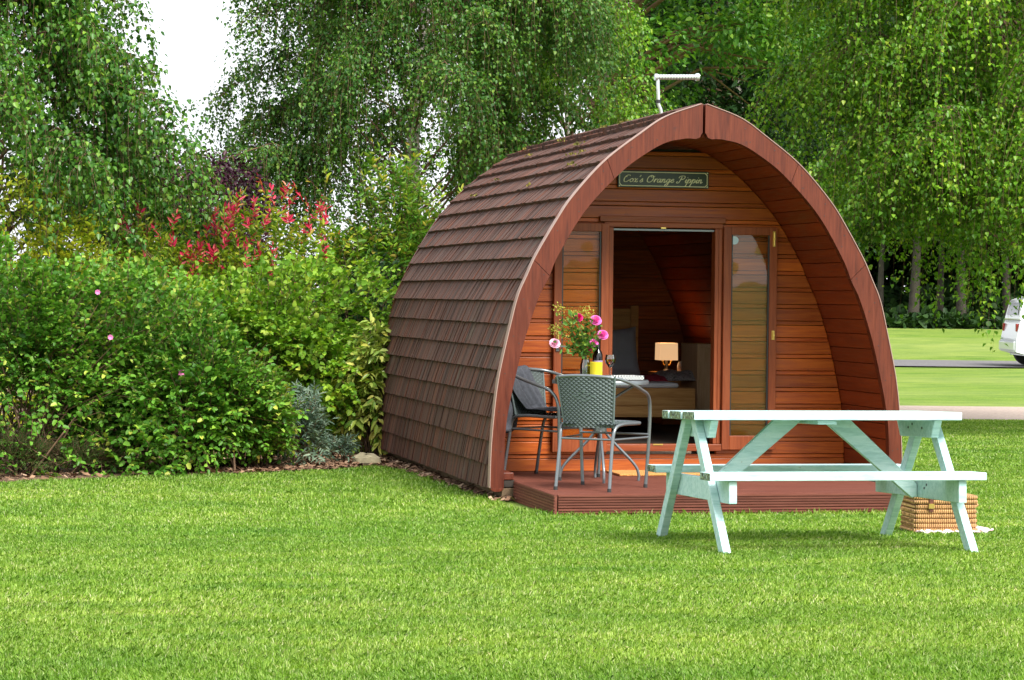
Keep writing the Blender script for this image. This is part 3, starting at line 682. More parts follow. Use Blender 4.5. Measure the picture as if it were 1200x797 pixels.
shrub('heather', 'low dark heather clump at far left lawn edge', 'plant', 15, 20.7, .75, .34, LM['heather'], 1100, 12, .020, .007, .10, .45, seed=75, upb=.9, stems=1)
shrub('heather', 'low dark heather clump below the middle rose bush', 'plant', 95, 21.0, .75, .25, LM['heather'], 1100, 12, .020, .007, .09, .4, seed=76, upb=.9, stems=1)
# stone
mb = MB(); rs = np.random.default_rng(5); P = onground(431, 22.4)
for k, (ox, sx) in enumerate(((0, 1),)):
    pr = [(0, 0), (.10, 0), (.125, .03), (.11, .075), (.07, .10), (0, .105)]
    mb.lathe(pr, (0, 0, 0), 14)
st = mb.build('stone', M['stone'], smooth=35); st.location = (P[0], P[1], .0); st.scale = (1.1, .8, 1)
for v in st.data.vertices: v.co += Vector(rs.normal(0, .006, 3))
tag(st, 'flat topped mossy stone on the mulch beside the pod', 'stone')

# ------------------------------------------------------------------ the wood at the far side of the lawn
for i, (px, d, tr, sd) in enumerate(((1034, 78, .09, 1), (1071, 77, .14, 2), (1098, 80, .10, 3), (1122, 78, .13, 4), (1178, 79, .11, 6), (985, 79, .12, 7))):
    lab = ['slim trunk of woodland tree nearest the pod arch', 'curved pale trunk of woodland tree, second from the pod', 'dim trunk of woodland tree between two pale ones', 'straight pale trunk of woodland tree mid gap', 'woodland tree above the parked white car', 'woodland tree behind the right arch board, crown over the arch'][i]
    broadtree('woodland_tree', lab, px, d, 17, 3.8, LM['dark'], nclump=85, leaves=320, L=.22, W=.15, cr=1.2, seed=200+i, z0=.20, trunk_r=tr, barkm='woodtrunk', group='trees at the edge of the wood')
def farwood():
    rng = np.random.default_rng(77); n = 100000
    px = rng.uniform(760, 1750, n); d = rng.uniform(82, 120, n); z = rng.uniform(4.5, 24, n)
    n2 = 30000; px = np.concatenate([px, rng.uniform(700, 1750, n2)]); d = np.concatenate([d, rng.uniform(100, 122, n2)]); z = np.concatenate([z, rng.uniform(.5, 8, n2)])
    rx = (px-600)/FPX; x = CAM[0]+d*(_F0[0]+_R0[0]*rx); y = CAM[1]+d*(_F0[1]+_R0[1]*rx)
    n3 = 26000; px3 = rng.uniform(700, 1750, n3); d3 = rng.uniform(84, 99, n3); rx3 = (px3-600)/FPX; x = np.concatenate([x, CAM[0]+d3*(_F0[0]+_R0[0]*rx3)]); y = np.concatenate([y, CAM[1]+d3*(_F0[1]+_R0[1]*rx3)]); z = np.concatenate([z, rng.uniform(.3, 1.9, n3)]); d = np.concatenate([d, d3+20])
    n4 = 9000; px4 = rng.uniform(800, 1700, n4); d4 = 75.4+8*rng.random(n4)**1.6; rx4 = (px4-600)/FPX; x4 = CAM[0]+d4*(_F0[0]+_R0[0]*rx4); y4 = CAM[1]+d4*(_F0[1]+_R0[1]*rx4); x = np.concatenate([x, x4]); y = np.concatenate([y, y4]); z = np.concatenate([z, gz(x4, y4)+rng.uniform(0, .30, n4)*(1+.8*np.sin(x4*1.7)*np.sin(x4*.6))]); d = np.concatenate([d, d4+30])
    k = (z > 4.2+.8*np.sin(x*.6)) | (d > 99); x, y, z = x[k], y[k], z[k]; n = len(x)
    P = np.stack([x, y, z], -1); u = unit(rng.normal(0, 1, (n, 3)))
    V, F = leaf_mesh(P, u, unit(rng.normal(0, .5, (n, 3))+np.array([0, 0, 1.])), np.where(z < 2.2, .45, 1.)*rng.uniform(.35, .8, n), np.where(z < 2.2, .4, 1.)*rng.uniform(.3, .6, n), .1, 'round')
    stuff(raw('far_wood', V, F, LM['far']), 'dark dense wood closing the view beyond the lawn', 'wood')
farwood()
#POD#
# ------------------------------------------------------------------ camping pod
ZO = [.095, .3, .48, .72, .86, .98, 1.26, 1.5, 1.65, 1.8, 2.06, 2.24, 2.5, 2.71, 2.84, 2.937]
XO = [1.590, 1.586, 1.577, 1.556, 1.538, 1.517, 1.455, 1.395, 1.330, 1.262, 1.110, .988, .752, .480, .285, .02]
ZI = [.095, .5, .72, 1.0, 1.23, 1.5, 1.64, 1.8, 2.13, 2.42, 2.57, 2.65, 2.68]
XI = [1.490, 1.480, 1.450, 1.390, 1.330, 1.238, 1.168, 1.100, .900, .630, .430, .280, .140]
def prof(Xs, Zs, n=8): return [(p.x, p.y) for p in catmull([(x, z, 0) for x, z in zip(Xs, Zs)], n)]
PO = prof(XO, ZO); PI = prof(XI, ZI)
def resample(P, n):
    P = np.array(P); s = np.r_[0, np.cumsum(np.linalg.norm(np.diff(P, axis=0), axis=1))]; t = np.linspace(0, s[-1], n)
    return np.stack([np.interp(t, s, P[:, 0]), np.interp(t, s, P[:, 1])], -1), s[-1]
LEN = 5.22; WY = .95
pod = thing('camping_pod', 'arched timber camping pod with brown shingle roof and open glazed doors', 'cabin')
def bargeboard(sx, y0, y1, name='bargeboard'):
    mb = MB(); nseg = 240; o, _ = resample(PO, nseg+1); i_, _ = resample(PI+[(.10, 2.681), (.06, 2.678), (.030, 2.690), (.014, 2.725)], nseg+1)
    o[-1, 0] = .010; i_[-1, 0] = .010
    o, i_ = o, i_
    joints = [0, 118, 182, nseg]
    for a, b in zip(joints[:-1], joints[1:]):
        e = .12
        for (ya, yb) in ((y0, y1),):
            rows = []
            for k in range(a, b+1):
                kk = k+(e if k == a and a else 0)-(e if k == b and b < nseg else 0)
                f0 = int(math.floor(kk)); f1 = min(nseg, f0+1); t_ = kk-f0
                O = o[f0]*(1-t_)+o[f1]*t_; I = i_[f0]*(1-t_)+i_[f1]*t_
                if k == 0: O = O+np.array([-.012, -.0]); 
                rows.append([(sx*O[0], ya, O[1]), (sx*O[0], yb, O[1]), (sx*I[0], yb, I[1]), (sx*I[0], ya, I[1])])
            n0 = len(rows); vs_ = [p for r in rows for p in r]; fs = []
            for k in range(n0-1):
                for j in range(4): fs.append((k*4+j, k*4+(j+1) % 4, (k+1)*4+(j+1) % 4, (k+1)*4+j))
            fs += [(0, 1, 2, 3), tuple((n0-1)*4+j for j in (3, 2, 1, 0))]
            mb.add(vs_, fs)
    if name: 
        # rounded foot of the board
        c = ((PO[0][0]+PI[0][0])/2, PO[0][1]); r = (PO[0][0]-PI[0][0])/2-.001
        arc = [(sx*(c[0]+r*math.cos(a)), c[1]-.55*r*math.sin(a)) for a in [math.pi*k/10 for k in range(11)]]
        mb.prism(arc+[(sx*(c[0]-r), c[1]+.001), (sx*(c[0]+r), c[1]+.001)], y0, y1)
    return mb.build(name, M['arch'], pod, bevel=.004)
for sx in (-1, 1):
    bargeboard(sx, -.055, .012)
    bargeboard(sx, LEN-.03, LEN+.02)
# metal drip edge on top of the front board is the pale line in the photo
for sx in (-1, 1):
    o, _ = resample(PO, 80); mb = MB()
    P = []
    for x, z in o:
        P.append([(sx*(x+.003), -.060, z+.003), (sx*(x+.003), .02, z+.003)])
    mb.grid(P); mb.build('drip_edge', plain('edge_trim', (.34, .22, .19), .5), pod, solid=.005)
# lining: boards running front to back
def lining():
    mb = MB(); P, tot = resample(PI+[(0.0, 2.70)], 29); n = len(P)
    for sx in (-1, 1):
        for k in range(n-1):
            a, b = P[k], P[k+1]; t_ = (b-a)/np.linalg.norm(b-a); nr = np.array([t_[1], -t_[0]])   # outward
            if nr[0] < 0 and k < 20: nr = -nr
            g = .003; a2 = a+t_*g; b2 = b-t_*g
            for (y0, y1) in ((.014, LEN-.032),):
                q = [(sx*a2[0], y0, a2[1]), (sx*b2[0], y0, b2[1]), (sx*(b2[0]+nr[0]*.02), y0, b2[1]+nr[1]*.02), (sx*(a2[0]+nr[0]*.02), y0, a2[1]+nr[1]*.02)]
                mb.hexa(q+[(x, y1, z) for x, y, z in q])
    return mb.build('lining', M['lining'], pod)
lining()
for sx in (-1, 1):
    o_, _ = resample(PO, 13); i2, _ = resample(PI, 13)
    for k in range(1, 12):
        for q in (.3, .72):
            c = o_[k]*(1-q)+i2[k]*q; mb = MB(); mb.tube([(sx*c[0], -.0565, c[1]), (sx*c[0], -.0545, c[1])], .0042, 8); mb.build('screw', M['blackp'], pod)
# dark sheathing between lining and tiles keeps daylight out
mb = MB()
for sx in (-1, 1):
    P, _ = resample([(x*.975, .095+(z-.095)*.985) for x, z in PO], 60); mb.grid([[(sx*x, .02, z), (sx*x, LEN-.035, z)] for x, z in P])
mb.add([(.1, .02, 2.86), (.1, LEN-.035, 2.86), (-.1, LEN-.035, 2.86), (-.1, .02, 2.86)], [(0, 1, 2, 3)])
mb.build('roof_deck', M['dark'], pod, solid=.01)
def tiles(sx):
    mb = MB(); rng = random.Random(3+sx)
    full = [(x*.985, .095+(z-.095)*.992) for x, z in PO]
    A = np.array(full); s = np.r_[0, np.cumsum(np.linalg.norm(np.diff(A, axis=0), axis=1))]; tot = s[-1]
    nC = 20; ex = tot/nC
    def at(t): return np.array([np.interp(t, s, A[:, 0]), np.interp(t, s, A[:, 1])])
    for c in range(nC):
        t0 = c*ex; t1 = min(tot, t0+ex*1.22)
        p0, p1 = at(t0), at(t1); tm = (p1-p0)/np.linalg.norm(p1-p0); nr = np.array([tm[1], -tm[0]]); 
        if nr[1] < 0 or (nr[0] < 0): nr = np.abs(nr)
        pm = at((t0+t1)/2)
        y = .02
        while y < LEN-.032:
            wdt = rng.choice((.03, .04, .055, .07, .04, .03)); y1 = min(LEN-.032, y+wdt)
            if y1-y < .006: break
            lift = rng.choice((.0, .003, .006, .010, .004)); dn = rng.uniform(0, .005)
            th = .034+lift
            b0 = p0-tm*dn; q = []
            for yy in (y+.0008, y1-.0008):
                q += [(sx*(b0[0]+nr[0]*.004), yy, b0[1]+nr[1]*.004), (sx*(b0[0]+nr[0]*th), yy, b0[1]+nr[1]*th), (sx*(p1[0]+nr[0]*(.004+lift*.5)), yy, p1[1]+nr[1]*(.004+lift*.5)), (sx*p1[0], yy, p1[1])]
            mb.hexa(q); y = y1
    return mb.build('roof_tiles', M['tile'], pod)
tiles(-1); tiles(1)
mb = MB(); mb.prism([(-.12, 2.885), (0, 2.955), (.12, 2.885), (.10, 2.875), (0, 2.93), (-.10, 2.875)], .03, LEN-.035); mb.build('ridge_cap', M['tile'], pod, bevel=.006)
# moss on the upper courses
def moss():
    rng = np.random.default_rng(8); A = np.array(PO); s = np.r_[0, np.cumsum(np.linalg.norm(np.diff(A, axis=0), axis=1))]; ps = []; tot = s[-1]
    for c in range(14, 20):
        for k in range(2):
            yc = rng.uniform(.3, LEN-.2); m_ = rng.integers(4, 14); ps.append((np.full(m_, c*tot/20+.012)+rng.normal(0, .006, m_), yc+rng.normal(0, .07, m_)))
    T = np.concatenate([p[0] for p in ps]); Y = np.concatenate([p[1] for p in ps]); n = len(T)
    x = -np.interp(T, s, A[:, 0])-.012; z = np.interp(T, s, A[:, 1])+.022
    u = unit(rng.normal(0, 1, (n, 3))+np.array([-.3, 0, .8])); V, F = leaf_mesh(np.stack([x, Y, z], -1), u, unit(rng.normal(0, 1, (n, 3))), rng.uniform(.012, .03, n), rng.uniform(.012, .025, n), .2, 'round')
    raw('moss', V, F, leafmat('moss', [(0, (.07, .07, .015)), (1, (.22, .18, .04))], .1, .8), pod)
moss()
def halfw(z): return float(np.interp(z, [p[1] for p in PI], [p[0] for p in PI]))
def wallboards(y0, thick, mat, name, door=True):
    mb = MB(); z = .15; pitch = .131
    while z < 2.66:
        for (za, zb, pr) in ((z, z+.094, .018), (z+.098, z+.128, .010)):
            if zb > 2.68: break
            zb = min(zb, 2.67); wa, wb = halfw(za)-.004, halfw(zb)-.004
            spans = [(-1, 1)]
            hole = door and zb > .36 and za < 2.06
            if not hole: 
                q = [(-wa, y0-pr, za), (wa, y0-pr, za), (wa, y0+thick, za), (-wa, y0+thick, za), (-wb, y0-pr*.7, zb), (wb, y0-pr*.7, zb), (wb, y0+thick, zb), (-wb, y0+thick, zb)]; mb.hexa(q)
            else:
                for sg, e in ((-1, .465), (1, .425)):
                    q = [(sg*e, y0-pr, za), (sg*wa, y0-pr, za), (sg*wa, y0+thick, za), (sg*e, y0+thick, za), (sg*e, y0-pr*.7, zb), (sg*wb, y0-pr*.7, zb), (sg*wb, y0+thick, zb), (sg*e, y0+thick, zb)]; mb.hexa(q)
        z += pitch
    return mb.build(name, mat, pod, bevel=.0035)
wallboards(WY, .03, M['wall'], 'front_wall')
wb = MB(); 
# solid backing panel of the front wall, cut round the door
for sg, e in ((-1, .465), (1, .425)):
    pts = [(sg*e, .13)]+[(sg*halfw(z), z) for z in np.linspace(.13, 2.06, 14)]+[(sg*e, 2.06)]; wb.prism(pts, WY+.031, WY+.06)
wb.prism([(halfw(z), z) for z in np.linspace(2.062, 2.66, 10)]+[(-halfw(z), z) for z in np.linspace(2.66, 2.062, 10)], WY+.031, WY+.06)
wb.build('wall_backing', M['dark'], pod)
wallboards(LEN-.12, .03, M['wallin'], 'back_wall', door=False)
mb = MB(); mb.prism([(halfw(z), z) for z in np.linspace(.1, 2.66, 16)]+[(-halfw(z), z) for z in np.linspace(2.66, .1, 16)], LEN-.085, LEN-.05); mb.build('rear_panel', M['dark'], pod)
mb = MB(); mb.b2(-1.47, 1.47, .02, WY+.062, .10, .146); mb.b2(-1.47, 1.47, WY+.064, LEN-.13, .30, .34); mb.build('floor', M['dark'], pod)
mb = MB(); mb.b2(-1.50, -1.40, -.04, LEN-.30, -.05, .090); mb.build('bearer', M['bearer'], pod); mb = MB(); mb.b2(1.40, 1.50, -.04, LEN-.30, -.05, .090); mb.build('bearer', M['bearer'], pod)
for sx in (-1, 1):
    mb = MB(); mb.b2(sx*1.21, sx*1.485, .005, .15, .085, .15) if False else mb.b2(sx*1.40, sx*1.535, .016, .90, .150, .205); mb.build('sill_board', M['arch'], pod, bevel=.006)
# door opening
mb = MB()
mb.b2(-.540, .475, WY-.045, WY-.0195, 2.085, 2.130); mb.b2(-.505, .455, WY-.036, WY+.03, 2.045, 2.083); mb.build('lintel', M['framex'], pod, bevel=.004)
mb = MB(); mb.b2(-.463, -.428, WY-.035, WY+.06, .36, 2.043); mb.b2(.393, .423, WY-.035, WY+.06, .36, 2.043); mb.b2(.425, .452, WY-.033, WY-.019, .36, 2.043); mb.build('door_jamb', M['frame'], pod, bevel=.003)
mb = MB(); mb.b2(-.50, .47, WY-.06, WY+.06, .305, .358); mb.build('threshold', M['framex'], pod, bevel=.004)
mb = MB(); mb.b2(-.10, -.02, WY-.064, WY-.04, .352, .362); mb.build('strike_plate', M['brass'], pod); mb = MB(); mb.b2(-.05, -.01, WY-.04, WY-.033, 2.038, 2.047); mb.build('strike_plate', M['brass'], pod)
mb = MB(); mb.b2(-.426, .391, WY-.01, WY+.005, 2.020, 2.034); mb.build('door_track', M['steel'], pod)
def door_leaf(x0, x1, z0, z1, bolt_side, label=None):
    y1 = WY-.024; y0 = y1-.045; st = .062
    mb = MB(); mb.b2(x0, x0+st, y0, y1, z0, z1); mb.b2(x1-st, x1, y0, y1, z0, z1)
    mb.b2(x0+st, x1-st, y0+.001, y1-.001, z0, z0+.11); mb.b2(x0+st, x1-st, y0+.001, y1-.001, z1-st, z1)
    d = mb.build('door', M['frame'], pod, bevel=.004)
    mb = MB(); mb.b2(x0+st+.001, x1-st-.001, y0+.02, y0+.024, z0+.111, z1-st-.001); mb.build('glass_pane', M['pane_clear'] if x0 > 0 else M['pane'], d)
    mb = MB()
    for a, b in ((x0+st, x0+st+.012), (x1-st-.012, x1-st)): mb.b2(a, b, y0+.012, y0+.019, z0+.11, z1-st)
    mb.build('glazing_seal', M['blackp'], d)
    bx = x1-.03 if bolt_side > 0 else x0+.03
    for zz, hh in ((z1-.09, .12), (z0+.9, .07)):
        mb = MB(); mb.b2(bx-.011, bx+.011, y0-.006, y0-.0005, zz-hh/2, zz+hh/2); mb.tube([(bx, y0-.013, zz-hh*.42), (bx, y0-.013, zz+hh*.42)], .006, 8); mb.box((bx, y0-.018, zz), (.012, .016, .012)); mb.build('bolt', M['brass'], d)
    return d
dl = door_leaf(-.905, -.470, .30, 2.07, -1); dr = door_leaf(.456, .893, .315, 2.06, 1)
mb = MB(); mb.tube([(.545, WY-.0525, 1.955), (.545, WY-.0500, 1.955)], .032, 20); mb.build('round_sticker', plain('pale_blue_sticker', (.5, .66, .78), .4), dr)
mb = MB(); mb.b2(-.888, -.862, WY-.079, WY-.070, 1.08, 1.17); mb.tube([(-.875, WY-.10, 1.12), (-.875, WY-.071, 1.12)], .009, 8); mb.bar((-.875, WY-.10, 1.12), (-.80, WY-.10, 1.115), .012, .012); mb.build('door_handle', M['steel'], dl)

# name board with script lettering
sign = thing('name_board', 'dark green name board reading Cox\'s Orange Pippin above the door', 'sign', (-.036, WY-.045, 2.42))
def chamfer(w_, h, c): return [(-w_/2+c, -h/2), (w_/2-c, -h/2), (w_/2, -h/2+c), (w_/2, h/2-c), (w_/2-c, h/2), (-w_/2+c, h/2), (-w_/2, h/2-c), (-w_/2, -h/2+c)]
mb = MB(); mb.b2(-.367, .367, 0, .02, -.066, .066); mb.build('board', M['signgreen'], sign, bevel=.003)
mb = MB(); a = chamfer(.712, .112, .018); b = chamfer(.700, .100, .016)
for k in range(8):
    k2 = (k+1) % 8; mb.add([(a[k][0], -.002, a[k][1]), (a[k2][0], -.002, a[k2][1]), (b[k2][0], -.002, b[k2][1]), (b[k][0], -.002, b[k][1])], [(0, 1, 2, 3)])
mb.build('border_line', M['cream'], sign)
for sx in (-1, 1):
    for sz in (-1, 1): mb = MB(); mb.tube([(sx*.354, -.006, sz*.054), (sx*.354, 0, sz*.054)], .006, 10); mb.build('screw', M['cream'], sign)
# script glyphs: strokes on a unit grid (x advance, baseline 0, x-height 1, ascender 2, descender -1)
GL = {
 'C': (1.5, [[(1.35,1.75),(1.15,1.95),(.75,1.95),(.3,1.5),(.15,.8),(.3,.15),(.7,0),(1.1,.25),(1.4,.6)], [(.75,1.95),(.5,1.7),(.6,1.4)]]),
 'O': (1.7, [[(.9,2),(.4,1.7),(.12,1),(.25,.25),(.7,0),(1.2,.3),(1.45,1),(1.3,1.7),(.9,2),(.7,1.75),(.9,1.5),(1.3,1.6),(1.65,1.75)]]),
 'P': (1.75, [[(.75,1.75),(.6,.9),(.4,.1),(.05,-.1),(-.15,.15),(.1,.35)], [(.1,1.35),(.25,1.8),(.8,2),(1.35,1.9),(1.45,1.45),(1.15,1.05),(.7,.95)], [(1.05,1.15),(.9,1.0),(.7,.95)]]),
 'o': (.95, [[(.5,1),(.15,.75),(.1,.25),(.4,0),(.72,.3),(.75,.8),(.5,1),(.55,.8),(.95,.75)]]),
 'x': (.95, [[(.05,.9),(.25,1),(.4,.6),(.5,.1),(.75,0),(.95,.3)], [(.8,.95),(.6,.8),(.3,.2),(.1,0)]]),
 "'": (.4, [[(.25,2),(.3,1.8),(.15,1.5)]]),
 's': (.8, [[(0,.2),(.35,.7),(.5,1.05),(.6,.6),(.55,.15),(.25,0),(.1,.15)], [(.55,.1),(.8,.3)]]),
 'r': (.75, [[(0,.3),(.2,.8),(.3,1),(.25,.6),(.15,0)], [(.22,.5),(.4,.85),(.6,1),(.72,.9)]]),
 'a': (1.05, [[(.75,.9),(.45,1),(.15,.7),(.1,.2),(.3,0),(.6,.3),(.8,.95)], [(.8,1),(.7,.3),(.8,0),(1.05,.3)]]),
 'n': (1.05, [[(0,.6),(.2,1),(.22,.6),(.1,0)], [(.18,.5),(.45,.95),(.65,.95),(.65,.5),(.6,.1),(.78,0),(1.05,.35)]]),
 'g': (1.0, [[(.75,.9),(.45,1),(.15,.7),(.1,.25),(.3,.05),(.6,.3),(.8,.95)], [(.8,1),(.7,.2),(.5,-.7),(.2,-1),(-.05,-.8),(.2,-.4),(.7,0),(1.0,.35)]]),
 'e': (.85, [[(.05,.4),(.5,.6),(.65,.85),(.45,1),(.18,.75),(.1,.3),(.35,0),(.6,.1),(.85,.4)]]),
 'i': (.5, [[(0,.4),(.25,1),(.15,.3),(.25,0),(.5,.3)], [(.36,1.45),(.40,1.55)]]),
 'p': (1.0, [[(0,.5),(.28,1.1),(.15,.2),(-.1,-1)], [(.15,.4),(.45,.95),(.7,.95),(.75,.5),(.55,.05),(.3,.05)], [(.6,.1),(1.0,.35)]]),
 ' ': (.75, [])}
def script(text, x0, x1, z0, xh, slant=.42):
    tot = sum(GL[c][0] for c in text); sc = (x1-x0)/tot; mb = MB(); x = x0
    for c in text:
        wd_, st_ = GL[c]
        for s_ in st_:
            pts = [(x+px_*sc+(pz_*xh)*slant*.8-.004, 0, z0+pz_*xh) for px_, pz_ in s_]
            cv = catmull(pts, 5); n = len(cv)
            for k in range(n-1):
                a, b = cv[k], cv[k+1]; d_ = (b-a); 
                if d_.length < 1e-6: continue
                ang = abs(d_.normalized().z); wd = .0036+.0034*ang
                nn = Vector((-d_.z, 0, d_.x)).normalized()*wd*.5; e = d_.normalized()*.0006
                mb.add([a-e-nn, b+e-nn, b+e+nn, a-e+nn], [(0, 1, 2, 3)])
        x += wd_*sc
    return mb
lt = script("Cox's Orange Pippin", -.325, .315, -.024, .0270)
for k, v in enumerate(lt.v): lt.v[k] = (v[0], -.0022-.00002*(k % 50), v[2])
lt.build('lettering', M['cream'], sign)

# aerial
aer = thing('roof_aerial', 'silver tubular aerial on short mast at the pod ridge', 'aerial', (-.06, 1.05, 2.90))
pa = lambda x, y: aty(x, y, 1.05)-np.array([-.06, 1.05, 2.90])
mb = MB(); mb.tube([pa(776, 138), pa(774, 128), pa(771.5, 122), pa(771, 100), pa(771, 92)], .014, 10); mb.build('mast', M['alu'], aer, smooth=40)
mb = MB(); mb.tube([pa(771.3, 121), pa(771.2, 117)], .018, 10); mb.build('clamp', M['blackp'], aer, smooth=40); mb = MB(); mb.box(tuple(pa(777, 136)), (.09, .05, .02)); mb.build('ridge_bracket', M['blackp'], aer)
mb = MB(); mb.tube([pa(769, 90.5), pa(817, 90.5)], .021, 14); mb.build('boom', M['alu'], aer, smooth=40)
mb = MB()
for k in range(13): q = pa(772+k*3.4, 90.5); mb.tube([q+np.array([-.002, 0, 0]), q+np.array([.002, 0, 0])], .0225, 12)
mb.build('boom_ring', M['steel'], aer, smooth=40)
mb = MB(); mb.tube([pa(815.5, 90.5), pa(819, 90.5)], .030, 14); mb.build('end_cap', M['alu'], aer, smooth=40); mb = MB(); mb.tube([pa(767.5, 90.5), pa(770.5, 90.5)], .027, 14); mb.build('end_cap', M['alu'], aer, smooth=40)

# deck
deck = thing('timber_deck', 'low reddish ribbed timber deck in front of the pod', 'deck', (0, -1.32, 0))
def ribbed(mb, x0, x1, y0, y1, z0, z1, n, face):
    """a board with n ridges on one face ('top' or 'front' or 'left')"""
    poly = []
    if face == 'top': A, B = y0, y1
    else: A, B = z0, z1
    dpt = .005; st_ = (B-A)/n; pts = []
    for k in range(n):
        a = A+k*st_; pts += [(a+st_*.10, 1), (a+st_*.22, 0), (a+st_*.78, 0), (a+st_*.90, 1)]
    for k in range(len(pts)-1):
        (a, da), (b, db) = pts[k], pts[k+1]
        if face == 'top': mb.add([(x0, a, z1-da*dpt), (x1, a, z1-da*dpt), (x1, b, z1-db*dpt), (x0, b, z1-db*dpt)], [(0, 1, 2, 3)])
        if face == 'front': mb.add([(x0, y0+da*dpt, a), (x1, y0+da*dpt, a), (x1, y0+db*dpt, b), (x0, y0+db*dpt, b)], [(0, 1, 2, 3)])
        if face == 'left': mb.add([(x0+da*dpt, y0, a), (x0+da*dpt, y1, a), (x0+db*dpt, y1, b), (x0+db*dpt, y0, b)], [(0, 1, 2, 3)])
def solidribs(name, cells, mat, parent):
    mb = MB()
    for (x0, x1, y0, y1, z0, z1, n, face) in cells:
        dpt = .007; st_ = ((y1-y0) if face == 'top' else (z1-z0))/n
        if face == 'top':
            mb.b2(x0, x1, y0, y1, z0, z1-dpt)
            for k in range(n): mb.b2(x0, x1, y0+k*st_+st_*.17, y0+(k+1)*st_-st_*.17, z1-dpt+.0002, z1)
        elif face == 'front':
            mb.b2(x0, x1, y0+dpt, y1, z0, z1)
            for k in range(n): mb.b2(x0, x1, y0, y0+dpt-.0002, z0+k*st_+st_*.2, z0+(k+1)*st_-st_*.2)
        else:
            mb.b2(x0+dpt, x1, y0, y1, z0, z1)
            for k in range(n): mb.b2(x0, x0+dpt-.0002, y0, y1, z0+k*st_+st_*.2, z0+(k+1)*st_-st_*.2)
    return mb.build(name, mat, parent, off=(0, -1.32, 0))
cells = []; y = -1.318
while y < WY-.03:
    y2 = min(y+.118, WY-.022); cells.append((-1.395 if y < -.02 else -1.39, 1.25 if y < -.02 else 1.39, y, y2, .118, .147, 6, 'top')); y += .124
solidribs('deck_boards', cells, M['deck'], deck)
solidribs('fascia', [(-1.387, 1.245, -1.345, -1.320, -.04, .0525, 5, 'front'), (-1.387, 1.245, -1.345, -1.320, .0545, .146, 5, 'front')], M['deck'], deck)
solidribs('side_board', [(-1.420, -1.396, -1.345, -.06, -.04, .146, 9, 'left')], M['deck'], deck)
# right end, plain board
mb = MB(); mb.b2(1.252, 1.272, -1.345, -.06, -.04, .146); mb.build('end_board', M['deck'], deck, off=(0, -1.32, 0))
# doormat
mat = MB(); mat.b2(-.50, .20, .38, .80, .1485, .166); mm = mat.build('doormat', plain('coir', (.55, .25, .07), .95, 90, .35, 1., .01), bevel=.006); tag(mm, 'orange coir doormat on the deck below the doorway', 'doormat')

# ------------------------------------------------------------------ inside
bed = thing('bed', 'pine bed with drawer front and white sheet seen through doorway', 'bed', (-.35, 3.0, .34))
BX0, BX1, BY0, BY1 = -1.2, .47, 2.55, 4.55
def q_(x, y, Y): return aty(x, y, Y)
mb = MB(); zt = q_(760, 455, BY0)[2]; zb = q_(760, 489, BY0)[2]; xr = q_(815, 470, BY0)[0]
L0 = (-.35, 3.0, .34)
mb.b2(BX0, xr, BY0, BY1, zb, zt); mb.build('bed_base', M['pine'], bed, bevel=.006, off=L0)
mb = MB(); mb.b2(-.1, .33, BY0-.012, BY0-.001, zb+.10, zt-.06); mb.b2(-.1, .33, BY0-.010, BY0-.0005, zb+.02, zb+.09); mb.build('drawer_front', M['pine'], bed, bevel=.004, off=L0)
mb = MB(); mb.b2(BX0+.02, xr-.14, BY0+.02, BY1, zt+.001, zt+.045); mb.build('mattress', M['white'], bed, bevel=.02, off=L0)
hb0, hb1 = q_(712, 420, 4.3)[0], q_(746, 420, 4.3)[0]; hz1 = q_(730, 362, 4.3)[2]
mb = MB(); mb.b2(-.9, hb1, 4.28, 4.32, zt+.05, hz1); mb.b2(hb1-.07, hb1, 4.25, 4.279, zt+.05, hz1+.03); mb.b2(-.9, hb1-.071, 4.262, 4.279, hz1-.05, hz1); mb.build('headboard', M['pine'], bed, bevel=.004, off=L0)
def cushion(name, c, w_, h, t, mat, tilt, label, cat_):
    mb = MB(); P = []; n = 17
    for s_ in (1, -1):
        rows = []
        for i in range(n):
            row = []
            for j in range(n):
                u, v = i/(n-1)*2-1, j/(n-1)*2-1
                k = max(0, (1-u**4)*(1-v**4))**.5; pin = 1-.10*(u*u*(1-v*v))-.0; pw = 1-.09*(1-abs(u))*(v*v) 
                row.append((u*w_/2*(1-.09*(1-v*v)), s_*t/2*k, v*h/2*(1-.10*(1-u*u))))
            rows.append(row)
        mb.grid(rows)
    o = mb.build(name, mat, smooth=80); o.location = c; o.rotation_euler = tilt
    return tag(o, label, cat_) 
pc = q_(728, 414, 4.05); s4 = 3000/24.
cushion('pillow', (pc[0]-.03, 4.05, pc[2]+.01), .38, .46, .16, M['greycotton'], (R_(-14), R_(-3), 0), 'grey pillow propped against the bed headboard', 'pillow')
# folded things on the bed
def lumpcloth(name, c, w_, dp, h, mat, label, cat_, seed):
    rng = np.random.default_rng(seed); mb = MB(); n = 22; rows = []
    ph = rng.uniform(0, 6, 8)
    for i in range(n):
        row = []
        for j in range(n):
            u, v = i/(n-1)*2-1, j/(n-1)*2-1; e = max(0, 1-u**6)*max(0, 1-v**6)
            z = h*e*(.7+.2*math.sin(u*4+ph[0])*math.sin(v*5+ph[1])+.12*math.sin(u*11+v*7+ph[2]))
            row.append((u*w_/2*(1+.08*math.sin(v*5+ph[3])), v*dp/2*(1+.08*math.sin(u*6+ph[4])), z))
        rows.append(row)
    mb.grid(rows); o = mb.build(name, mat, smooth=70, solid=.004); o.location = c; return tag(o, label, cat_)
def striped():
    m, nt, _, L = new('striped_wool'); n = noise(nt, 30, 2, .5, (1, 5, 1))
    princ(nt, ramp(nt, n, [(.38, (.10, .09, .09)), (.5, (.42, .38, .36)), (.62, (.16, .12, .12))]), .9); return m
cz_ = zt+.048
